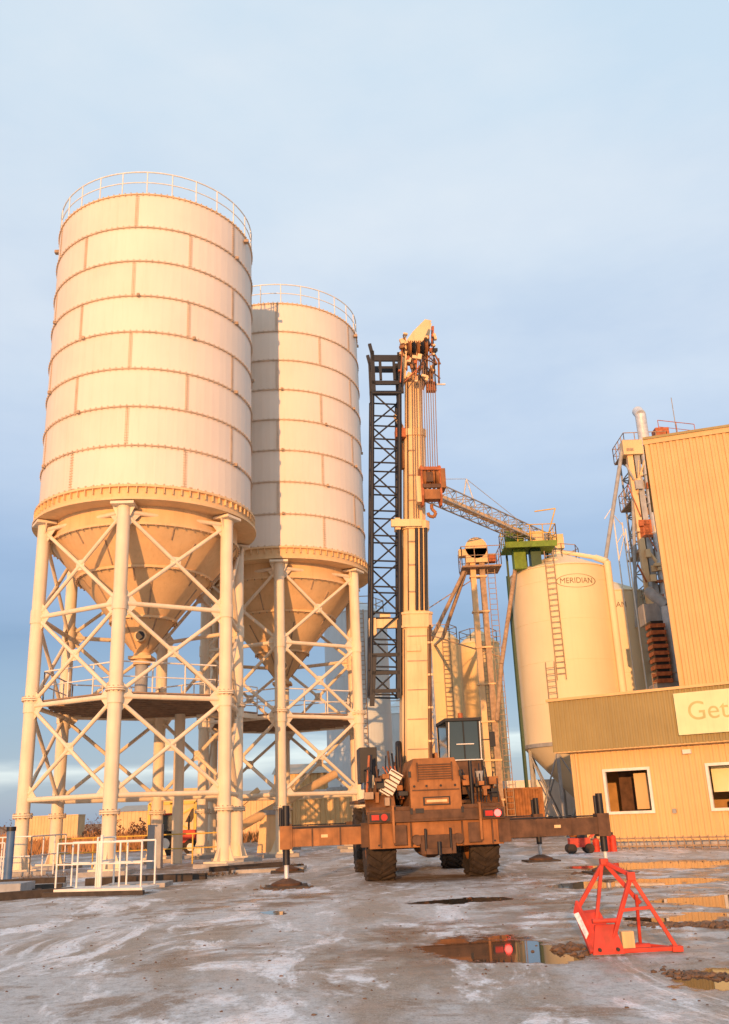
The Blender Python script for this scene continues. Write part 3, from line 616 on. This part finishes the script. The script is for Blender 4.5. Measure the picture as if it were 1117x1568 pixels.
for i in range(44):
    x=random.uniform(-.5,.65);z=random.uniform(14.2,15.8);b.box(bp(x,-.45-random.random()*.25,z),(.05+.10*random.random(),.12,.05+.16*random.random()),random.choice([HOOK,CRN,BOOM,DARK,BOOM,HOP]),Matrix.Rotation(random.uniform(-.4,.4),3,'Y'))
for i in range(14): b.cyl(bp(random.uniform(-.5,.6),-.6,random.uniform(15.0,15.9)),bp(random.uniform(-.5,.75),-.7,random.uniform(14.0,14.9)),.02,random.choice([DARK,CRD,HOOK]),n=5)
b.rev(bp(.5,-.4,14.55),[(.01,-.06),(.17,-.06),(.17,.06),(.01,.06)],CRN,16,MY);b.box(bp(.5,-.4,14.1),(.3,.2,.3),HOOK);b.cyl(bp(.6,-.4,15.3),bp(.8,-.4,14.9),.03,CRN,n=6);b.cyl(bp(.75,-.4,14.2),bp(.75,-.4,15.1),.03,CRN,n=6);b.cyl(bp(.5,-.4,14.2),bp(.95,-.4,14.2),.03,WHT,n=6)
b.build('boom_head',BM)
b=B() # ropes+hook
hb=bp(.38,-.8,10.65)
for i in range(8):
    x=-.24+i*.07
    b.cyl(bp(.08+i*.07,-.62,15.3),hb+V((x,0,.55)),.013,ROPE,n=6,caps=False)
for i in range(3): b.cyl(bp(-.12+i*.07,-.45,15.2),bp(-.08+i*.07,-.5,9.8),.013,ROPE,n=6,caps=False)
for s_ in(-.3,.24): b.poly([hb+V((s_,-.22,.6)),hb+V((s_,.22,.6)),hb+V((s_,.26,-.35)),hb+V((s_,.1,-.6)),hb+V((s_,-.1,-.6)),hb+V((s_,-.26,-.35))],(.06,0,0),HOOK)
for i in range(4): b.rev(hb+V((-.2+i*.13,0,.25)),[(.05,-.05),(.3,-.05),(.26,0),(.3,.05),(.05,.05)],CRN,20,MY)
b.box(hb+V((0,-.1,-.3)),(.46,.3,.3),CRN);b.box(hb+V((0,-.24,.5)),(.62,.05,.1),HOOK);b.box(hb+V((.36,0,.2)),(.14,.5,.6),CRN);b.box(hb+V((0,-.25,-.05)),(.54,.04,.12),CRD);b.box(hb+V((-.05,-.27,.22)),(.2,.04,.3),CRD)
hp=[hb+V((0,0,-.55)),hb+V((0,0,-.68)),hb+V((.11,0,-.8)),hb+V((.05,0,-.93)),hb+V((-.09,0,-.9)),hb+V((-.12,0,-.8))]
for p,q in zip(hp[:-1],hp[1:]): b.cyl(p,q,.05,CRN,n=8)
b.box(hb+V((-.36,0,-.1)),(.14,.3,.8),BOOM)
b.build('hook_block',BM)
b=B() # lattice jib
jp=lambda x,y,z:bp(x+.06,y,z)
b.truss(jp(-.93,0,4.7),jp(-.97,0,13.9),(1,0,0),.82,.75,12,.055,.026,DARK)
b.cyl(jp(-.55,-.38,7),jp(-.55,-.38,14),.07,DARK,n=8);b.bar(jp(-.52,-.2,4.8),jp(-.52,-.2,9),.12,.3,DARK)
for z in(4.8,5.3,5.8): b.box(jp(-.93,-.38,z),(.9,.08,.1),DARK)
b.poly([jp(-1.38,-.42,4.4),jp(-1.25,-.42,4.4),jp(-1.2,-.42,5.8),jp(-1.36,-.42,5.8)],(0,.1,0),DARK);b.poly([jp(-.62,-.42,4.6),jp(-.5,-.42,4.6),jp(-.5,-.42,6.8),jp(-.62,-.42,6.8)],(0,.1,0),DARK)
for y in(-.4,.35):
    b.box(jp(-1.38,y,14.6),(.12,.08,1.5),DARK);b.box(jp(-.52,y,14.6),(.14,.08,1.4),DARK)
    b.box(jp(-.95,y,14.25),(.95,.08,.12),DARK);b.box(jp(-.95,y,15.1),(.95,.08,.2),DARK)
    b.bar(jp(-1.40,y,15.2),jp(-1.5,y,15.6),.1,.08,DARK);b.bar(jp(-.52,y,15.2),jp(-.3,y,15.5),.1,.08,DARK)
b.box(jp(-1.15,-.4,14.7),(.08,.07,.7),DARK);b.box(jp(-.72,-.4,14.7),(.08,.07,.7),DARK)
b.cyl(jp(-1.4,-.4,13.9),jp(-.5,-.4,13.9),.08,DARK,n=8)
b.build('lattice_jib',BM)
# ---------------------------------------------------------------- red frame implement
b=B();A=V((2.68,11.2,0))
def q(x,y,z): return A+V((x,y,z))
def tube(a,c,wd=.045): b.bar(a,c,wd,wd,RED)
tube(q(-.02,.35,.95),q(-.42,.30,.42));tube(q(-.02,.35,.95),q(.30,.15,.50));tube(q(-.05,.34,.92),q(-.3,.1,.05),.04)
tube(q(.20,.05,.80),q(-.16,-.05,.04));tube(q(.20,.05,.80),q(.60,0,.05));tube(q(-.16,-.05,.04),q(.60,0,.04));tube(q(-.02,.35,.95),q(.22,.05,.80));tube(q(.02,0,.45),q(.36,0,.47),.035);tube(q(.28,.3,.05),q(.24,.06,.6),.035);tube(q(.60,0,.04),q(.28,.45,.04),.035)
b.box(q(.20,.05,.80),(.09,.08,.09),RED);b.box(q(-.02,.35,.95),(.09,.1,.07),RED);b.box(q(.60,0,.04),(.12,.12,.06),RED)
b.poly([q(-.44,.25,.40),q(-.16,.22,.42),q(-.06,-.02,.12),q(-.34,-.08,.02)],(0.0,.05,.03),RED)
b.poly([q(-.36,-.12,.02),q(.0,-.12,.02),q(-.06,0.0,.31),q(-.27,0.02,.31)],(0,.03,0),RED)
b.poly([q(-.46,.26,.42),q(-.42,.26,.55),q(-.30,-.02,.2),q(-.36,-.06,.05)],(.03,0,0),RED)
b.poly([q(-.455,.22,.40),q(-.40,.21,.42),q(-.35,.02,.22),q(-.385,.02,.16)],(-.012,-.016,.012),LBL)
for x in(-.28,-.08): b.cyl(q(x,-.14,.07),q(x,-.11,.07),.02,DARK,n=8)
tube(q(-.42,.3,.42),q(-.36,-.08,.04));b.cyl(q(-.3,0,.35),q(.0,0,.35),.025,RED,n=10);b.box(q(.1,.15,.12),(.14,.12,.2),BOOM);b.cyl(q(.04,.2,.04),q(.36,.2,.04),.04,RED,n=10)
b.build('red_hitch_frame',bevel=.006)
# ---------------------------------------------------------------- foreground railing etc
b=B()
b.poly([(-7.9,23.3,.1),(-5.5,22.7,.1),(-5.3,23.6,.1),(-7.7,24.2,.1)],(0,0,.06),WHT)
b.rail([(-7.75,23.4,.18),(-5.56,22.8,.18)],WHT,h=1.0,r=.024,sp=.55);b.rail([(-7.6,24.1,.18),(-5.4,23.5,.18)],WHT,h=1.0,r=.024,sp=.7);b.rail([(-6.7,23.1,.18),(-6.5,23.9,.18)],WHT,h=1.1,r=.024)
b.cyl((-6.6,23.1,.18),(-6.6,23.1,1.35),.04,WHT,n=8)
b.build('steel_walkway_railing')
b=B();b.rail([(-13.2,31.5,.05),(-11.2,31.2,.05),(-11.0,34,.05)],WHT,h=1.25,r=.025,sp=.9);b.rail([(-15,28.5,.05),(-11.6,30,.05)],WHT,h=1.1,r=.025);b.build('steel_walkway_railing')
b=B();b.cyl((-11.05,29.0,0),(-11.05,29.0,1.5),.12,BLU,n=14);b.cyl((-11.05,29.0,1.5),(-11.05,29.0,1.62),.14,DARK,n=14);b.build('bollard')
b=B()
for p,q_,s_ in(((-9.5,22.2,.09),(-7.4,23.6,.09),.18),((-7.9,23.0,.07),(-5.4,22.45,.07),.1),((-12,25,.08),(-8.3,25.6,.08),.16),((-8.0,26.6,.1),(-5.2,27.2,.1),.2),((-7.5,28.2,.08),(-4.9,27.7,.08),.16),((-12,27.6,.1),(-9,28,.1),.2),((-4.6,30,.08),(-2.4,31,.08),.15),((-11,24.2,.06),(-8.5,24.6,.06),.12),((-5.4,31.2,.08),(-3.2,33,.08),.15)):
    b.bar(p,q_,s_,s_,TIM)
b.build('timber_baulks')
b=B()
for x,y,sx_,sy_ in((-6.3,25.6,1.6,1.0),(-9.6,26.2,2.0,1.4),(-3.4,30.5,2.2,1.4)): b.box((x,y,.05),(sx_,sy_,.1),CONC)
b.box((-9.3,24.2,.15),(1.2,1.0,.3),GREYP)
b.build('concrete_slabs')
b=B()
for z in(.12,.38): b.cyl(Q0+u*.9+n_*1.3+V((0,0,z)),Q0+u*12+n_*1.3+V((0,0,z)),.03,RUSTY,n=6)
for i in range(40):
    p=Q0+u*(.9+i*.28)+n_*1.3;b.cyl(p+V((0,0,0)),p+n_*.12+V((0,0,.45)),.02,RUSTY,n=5)
b.build('low_steel_rack')
b=B();P=V((7.0,33.8,0))
b.box(P+V((0,0,.35)),(.7,.4,.3),RED);b.cyl(P+V((-.3,-.3,.16)),P+V((-.3,.3,.16)),.16,RUB,n=16);b.cyl(P+V((.3,-.3,.16)),P+V((.3,.3,.16)),.16,RUB,n=16);b.box(P+V((.1,0,.6)),(.35,.35,.25),DARK)
b.bar(P+V((.4,-.15,.5)),P+V((.85,-.15,.9)),.04,.04,RED);b.bar(P+V((.4,.15,.5)),P+V((.85,.15,.9)),.04,.04,RED);b.bar(P+V((.85,-.17,.9)),P+V((.85,.17,.9)),.05,.05,DARK);b.cyl(P+V((-.3,0,.62)),P+V((.0,0,.62)),.1,CRN,n=12)
b.build('portable_compressor')
b=B()
for x,y,h in((8.0,34,.55),(8.25,34.1,.5),(7.7,34.3,.4)): b.cyl((x,y,0),(x,y,h),.12,RED,n=14);b.cyl((x,y,h),(x,y,h+.05),.12,RED,r2=.04,n=14);b.cyl((x,y,h+.05),(x,y,h+.14),.04,DARK,n=10)
b.build('gas_cylinders')
# ---------------------------------------------------------------- background structures
def shed(name,x,y,wd,dp,h,mt,rh=.8):
    b=B();corr(b,(x,y,0),(1,0,0),wd,0,h,mt,p=.5,d=.06);corr(b,(x,y+dp,0),(0,-1,0),dp,0,h,mt,p=.5,d=.06);corr(b,(x+wd,y,0),(0,1,0),dp,0,h,mt,p=.5,d=.06)
    b.add([(x-.2,y-.2,h),(x+wd+.2,y-.2,h),(x+wd+.2,y+dp/2,h+rh),(x-.2,y+dp/2,h+rh),(x+wd+.2,y+dp,h),(x-.2,y+dp,h)],[(0,1,2,3),(3,2,4,5)],ROOFM)
    b.add([(x,y,h),(x,y+dp,h),(x,y+dp/2,h+rh)],[(0,1,2)],mt);b.add([(x+wd,y,h),(x+wd,y+dp,h),(x+wd,y+dp/2,h+rh)],[(0,1,2)],mt)
    b.bbox(x+wd*.3,x+wd*.3+2.6,y-.1,y-.07,0,h*.75,WHT);b.bbox(x+wd*.7,x+wd*.7+1.2,y-.1,y-.07,h*.4,h*.7,DARK)
    return b.build(name)
shed('farm_shed',-20,84,15,8,3.2,HOP);shed('farm_shed',-7,66,6,6,4.4,WALL);shed('low_warehouse',-34,125,18,10,3.0,HOP)
shed('white_store_building',-.5,82,9,10,8,BIN2,1.5)
b=B()
for x in(-13.3,-12,-10.6): b.bar((x,56,0),(x,56,2.6),.16,.16,YEL);b.bar((x,58,0),(x,58,2.6),.16,.16,YEL)
b.poly([(-13.6,56,3.4),(-10.2,56,3.4),(-11.2,56,1.5),(-12.6,56,1.5)],(0,2,0),HOP);b.bar((-13.3,56,2.6),(-10.6,56,2.6),.16,.16,YEL);b.bar((-13.3,56,.9),(-10.6,56,2.4),.1,.1,YEL);b.bar((-13.3,56,2.4),(-10.6,56,.9),.1,.1,YEL);b.bar((-10,57,1),(-7,57,3.2),.4,.3,HOP)
b.cyl((-13,55.6,.5),(-13,58.4,.5),.5,RUB,n=18);b.cyl((-11.6,55.6,.5),(-11.6,58.4,.5),.5,RUB,n=18);b.build('mobile_hopper')
b=B();P=V((-9.9,48,0))
b.box(P+V((0,0,.85)),(1.9,.9,.6),RED);b.box(P+V((-.5,0,1.45)),(.8,.9,.9),GLS);b.box(P+V((-.5,0,1.93)),(.95,1.05,.08),RED)
for x,r in((-.55,.55),(.75,.36)): b.cyl(P+V((x,-.75,r)),P+V((x,-.45,r)),r,RUB,n=20);b.cyl(P+V((x,.45,r)),P+V((x,.75,r)),r,RUB,n=20);b.cyl(P+V((x,-.78,r)),P+V((x,-.75,r)),r*.5,WHT,n=14)
b.cyl(P+V((.5,0,1.1)),P+V((.5,0,1.8)),.05,DARK,n=8);b.build('red_tractor',bevel=.03)
def cont(x,y,l,mt):
    b=B();corr(b,(x,y,0),(1,0,0),l,.15,2.5,mt,p=.3,d=.04);corr(b,(x,y+2.4,0),(0,-1,0),2.4,.15,2.5,mt,p=.3,d=.04);corr(b,(x+l,y,0),(0,1,0),2.4,.15,2.5,mt,p=.3,d=.04)
    b.box((x+l/2,y+1.2,2.55),(l+.1,2.5,.1),mt);b.box((x+l/2,y,.12),(l+.1,.12,.2),DARK)
    for s_ in(0,l):b.bbox(x+s_-.08,x+s_+.08,y-.09,y+.03,.1,2.58,mt)
    b.build('shipping_container')
cont(-5.2,58,5,WALL);cont(3,52,6,CRN);cont(-36,96,6,HOP)
b=B()
b.bbox(8,13,60,62.4,.9,3.2,WHT);b.bbox(5.6,7.8,60,62.4,.7,2.9,CRN);b.bbox(5.7,7.0,59.97,60,1.7,2.6,GLS)
for x in(6.4,10.8,12): b.cyl((x,59.9,.5),(x,62.5,.5),.5,RUB,n=18)
b.bbox(5.6,13,60.3,62.1,.6,.85,DARK);b.build('box_truck',bevel=.04)
b=B()
for x,y in((-10.4,37.5),(-8,38.5)): b.cyl((x,y,0),(x,y,5.8),.22,LEG,n=18)
b.bbox(-8.4,-7.9,35.2,35.6,0,1.5,GREYP);b.cyl((-9.05,36,7.5),(-9.05,36,6.0),.25,GREYP,n=16)
b.cyl((-6.5,42,1),(-2,47,3.5),.2,HOP,n=14);b.box((-4.9,43.8,.9),(1.0,1.2,1.6),HOP,tap=.7);b.bbox(-5.3,-4.5,43.3,44.3,1.7,1.9,GREYP)
b.rail([(-12.2,37,0),(-6,38,0)],YEL,h=1.1,r=.03);b.build('silo_discharge_plant')
# ---------------------------------------------------------------- ground
g=bpy.data.materials.new('yard_ground');g.use_nodes=True;t=g.node_tree;pb=t.nodes['Principled BSDF'];N=t.nodes.new;L=t.links.new
geo=N('ShaderNodeNewGeometry');pos=geo.outputs['Position']
def noisen(s,det=6,ro=.55,vec=None,dist=0):
    n=N('ShaderNodeTexNoise');n.inputs['Scale'].default_value=s;n.inputs['Detail'].default_value=det;n.inputs['Roughness'].default_value=ro;n.inputs['Distortion'].default_value=dist;L(vec or pos,n.inputs['Vector']);return n.outputs['Fac']
def mrn(x,a,b_,c=0,d=1,smooth=True):
    m=N('ShaderNodeMapRange');m.interpolation_type='SMOOTHSTEP' if smooth else 'LINEAR'
    for i,v in enumerate((a,b_,c,d)): m.inputs[i+1].default_value=v
    L(x,m.inputs[0]);return m.outputs[0]
def mth(op,a,b_):
    m=N('ShaderNodeMath');m.operation=op
    for i,v in enumerate((a,b_)):
        if isinstance(v,(int,float)):m.inputs[i].default_value=v
        else:L(v,m.inputs[i])
    return m.outputs[0]
def mix(f,a,b_):
    m=N('ShaderNodeMixRGB')
    for i,v in enumerate((f,a,b_)):
        if isinstance(v,tuple):m.inputs[i].default_value=(*v,1)
        elif isinstance(v,(int,float)):m.inputs[i].default_value=v
        else:L(v,m.inputs[i])
    return m.outputs[0]
mpn=N('ShaderNodeMapping');mpn.inputs['Rotation'].default_value=(0,0,rad(38));mpn.inputs['Scale'].default_value=(1,.33,1);L(pos,mpn.inputs[0]);sv=mpn.outputs[0]
c=mix(mrn(noisen(.5,9,.65,sv),.42,.56),(.40,.32,.25),(.60,.585,.57))
ice=mrn(noisen(.75,10,.72,sv,.8),.50,.59)
c=mix(ice,c,(.86,.86,.88))
br=mrn(noisen(.33,9,.72,None,.6),.53,.60,0,.8)
c=mix(br,c,(.27,.165,.09))
c=mix(mrn(noisen(7,8,.8),.44,.64,0,.5),c,(.24,.19,.15))
c=mix(mrn(noisen(45,4,.7),.52,.66,0,.5),c,(.78,.75,.72))
c=mix(mrn(noisen(28,5,.7),.56,.68,0,.65),c,(.13,.10,.08))
pn=N('ShaderNodeTexNoise');pn.inputs['Scale'].default_value=1.1;pn.inputs['Detail'].default_value=7;pn.inputs['Roughness'].default_value=.6;L(pos,pn.inputs['Vector'])
vm=N('ShaderNodeVectorMath');vm.operation='MULTIPLY_ADD';L(pn.outputs['Color'],vm.inputs[0]);vm.inputs[1].default_value=(1.7,2.6,0);L(pos,vm.inputs[2])
def ell(lst,lo_,hi_):
    mask=None
    for x,y,rx,ry in lst:
        a=N('ShaderNodeVectorMath');a.operation='SUBTRACT';L(vm.outputs[0],a.inputs[0]);a.inputs[1].default_value=(x+.85,y+1.3,0)
        b2=N('ShaderNodeVectorMath');b2.operation='MULTIPLY';L(a.outputs[0],b2.inputs[0]);b2.inputs[1].default_value=(1/rx,1/ry,0)
        l=N('ShaderNodeVectorMath');l.operation='LENGTH';L(b2.outputs[0],l.inputs[0])
        k=mrn(l.outputs['Value'],lo_,hi_,1,0)
        mask=k if mask is None else mth('MAXIMUM',mask,k)
    return mask
mask=ell(((1.35,12.0,.8,1.2),(1.9,11.0,.45,.5),(-1.9,17.4,.3,.4),(3.35,9.4,.7,.5),(5.4,20.6,1.8,1.1),(1.6,18.3,1.0,.5),(4.4,14.5,1.1,.4),(6.2,16.5,1.5,.9),(7.5,26,2.5,1.5),(5.3,13.2,.9,.5)),.9,1.1)
wet=ell(((1.2,12.8,2.3,3.0),(4.4,16,3.5,6),(5.5,23,5,4),(-2.5,20,2,2.0)),.5,1.1)
wetm=mth('MULTIPLY',wet,mrn(noisen(1.3,8,.65),.42,.56))
c=mix(mth('MULTIPLY',wetm,.8),c,(.21,.135,.08))
dirtm=mth('MULTIPLY',mrn(noisen(.9,8,.7),.44,.56),1)
sp=N('ShaderNodeSeparateXYZ');L(pos,sp.inputs[0])
sb=mth('MULTIPLY',mrn(sp.outputs[0],-3.5,-5.5),mrn(sp.outputs[1],23,26))
c=mix(mth('MULTIPLY',mth('MULTIPLY',sb,dirtm),.8),c,(.25,.15,.08))
far=mrn(noisen(.05,4,.5),.3,.7,-6,6,False)
fm=mrn(mth('ADD',sp.outputs[1],far),50,58)
c=mix(fm,c,mix(mrn(noisen(.15,6),.4,.6),(.20,.10,.05),(.36,.2,.09)))
mask=mth('MULTIPLY',mask,mth('SUBTRACT',1,fm))
c=mix(mask,c,(.08,.05,.03))
L(c,pb.inputs['Base Color'])
rg=mrn(noisen(2.2,7,.6),.35,.65,.38,.8)
rg=mth('SUBTRACT',rg,mth('ADD',mth('MULTIPLY',wetm,.2),mth('MULTIPLY',ice,.15)))
mm=N('ShaderNodeMix');mm.data_type='FLOAT';L(mask,mm.inputs[0]);L(rg,mm.inputs[2]);mm.inputs[3].default_value=.03;L(mm.outputs[0],pb.inputs['Roughness'])
hgt=mth('ADD',mth('MULTIPLY',noisen(12,9,.75),.8),mth('ADD',mth('MULTIPLY',noisen(1.6,6,.6,sv),1.6),mth('MULTIPLY',noisen(60,3,.6),.25)))
bn=N('ShaderNodeBump');bn.inputs['Distance'].default_value=.05;L(hgt,bn.inputs['Height']);L(mth('MULTIPLY',mth('SUBTRACT',1,mask),mth('SUBTRACT',.9,mth('MULTIPLY',ice,.45))),bn.inputs['Strength']);L(bn.outputs[0],pb.inputs['Normal'])
me=bpy.data.meshes.new('ground');S=3000
me.from_pydata([(-S,-S,0),(S,-S,0),(S,S,0),(-S,S,0)],[],[(0,1,2,3)]);me.materials.append(g);o=bpy.data.objects.new('ground',me);sc.collection.objects.link(o)
b=B();vs=[];nx=120
for j,(y,hh) in enumerate(((300,0),(380,1),(520,.4),(700,0))):
    for i in range(nx+1):
        x=-500+i*1000/nx;vs.append((x,y,-.2+hh*(1.5+5*abs(noise.noise(V((x*.008,0,3)))))))
fs=[(j*(nx+1)+i,j*(nx+1)+i+1,(j+1)*(nx+1)+i+1,(j+1)*(nx+1)+i) for j in range(3) for i in range(nx)]
b.add(vs,fs,GRS,True);b.build('hills')
b=B()
def blade(x,y,h,wd,mt):
    a=random.uniform(-.6,.6);dx=math.cos(a)*wd/2;dy=math.sin(a)*wd/2;ln=random.uniform(-.3,.3)*h
    b.add([(x-dx,y-dy,0),(x+dx,y+dy,0),(x+ln,y+random.uniform(-.1,.1),h)],[(0,1,2)],mt)
for i in range(16000):
    y=random.uniform(56,150);x=random.uniform(-.55*y,-.02*y) 
    if -14<x<0 and y<66: continue
    blade(x,y,random.uniform(.2,.7)*(.5+y/130),random.uniform(.06,.2),GRS)
b.build('dry_grass')
b=B()
for cx_,cy_,rr,nn in((-5.2,29.5,.9,160),(-2.3,23.4,.6,60),(-7.0,27,1.0,120),(5.6,24.6,.6,60),(-10.5,27,1.5,120),(-4,33.5,1.5,120),(-12,33,1.5,120)):
    for i in range(nn):
        a=random.random()*6.28;r=rr*random.random()**.6;blade(cx_+math.cos(a)*r,cy_+math.sin(a)*r,random.uniform(.03,.12),random.uniform(.01,.03),WED)
b.build('weeds')
bm=bmesh.new();bmesh.ops.create_icosphere(bm,subdivisions=2,radius=1);bm.verts.index_update();iv=[v.co.copy() for v in bm.verts];fi=[tuple(v.index for v in f.verts) for f in bm.faces];bm.free()
b=B()
def clod(x,y,r,flat=.6,mt=MUD):
    o_=V((random.random()*50,random.random()*50,0));sx_,sy_=random.uniform(.7,1.5),random.uniform(.7,1.2)
    b.add([V((x+v.x*r*sx_*(1+.55*noise.noise(v*1.6+o_)),y+v.y*r*sy_*(1+.55*noise.noise(v*1.6+o_)),max(-.01,v.z*r*flat*(1+.9*noise.noise(v*2.6+o_))+r*.15))) for v in iv],fi,mt)
for i in range(30): clod(2.18+random.gauss(0,.12),11.6+random.gauss(0,.15),random.uniform(.015,.06))
for i in range(190): t_=random.random();clod(3.5+t_*1.9+random.gauss(0,.06),13.6-t_*.5+random.gauss(0,.12),random.uniform(.012,.065)*(1.2-abs(t_-.5)))
for i in range(190): t_=random.random();clod(2.75+t_*.9+random.gauss(0,.07),9.9-t_*.6+random.gauss(0,.1),random.uniform(.008,.04))
for i in range(1000):
    y=random.uniform(8.3,34);clod(random.uniform(-.45,.5)*y,y,random.uniform(.004,.018))
for cx_,cy_,rr,nn in((-2.28,23.1,.75,60),(-5.2,29.5,1,90),(5.5,23.8,.8,60),(-6.6,27.5,1.2,60),(-9,25,1.2,50)):
    for i in range(nn):a=random.random()*6.28;r=rr*random.random()**.5;clod(cx_+math.cos(a)*r,cy_+math.sin(a)*r,random.uniform(.015,.06),.4)
b.build('mud_clods')
b=B()
for cx_,cy_,rr,h in((-27,95,2.2,2.8),(-24,97,1.4,2),(-60,160,5,3),(-75,170,6,3.5),(-50,165,5,2.5),(-15,170,6,3),(10,175,7,3.5),(35,150,7,5)):
    for i in range(420):
        a=random.random()*6.28;r=rr*random.random()**.5;z=random.random()**.8*h*math.sqrt(max(0.05,1-(r/rr)**2))*random.uniform(.6,1.1)
        c_=V((cx_+math.cos(a)*r,cy_+math.sin(a)*r,z));s_=random.uniform(.08,.26)
        p=[c_+V((random.uniform(-s_,s_),random.uniform(-s_,s_),random.uniform(-s_,s_))) for _ in range(3)];b.add(p,[(0,1,2)],SHR)
    for i in range(12):
        a=random.random()*6.28;b.cyl((cx_,cy_,0),(cx_+math.cos(a)*rr*.7,cy_+math.sin(a)*rr*.7,h*.7),.05,SHR,r2=.01,n=5)
b.build('distant_shrubs')
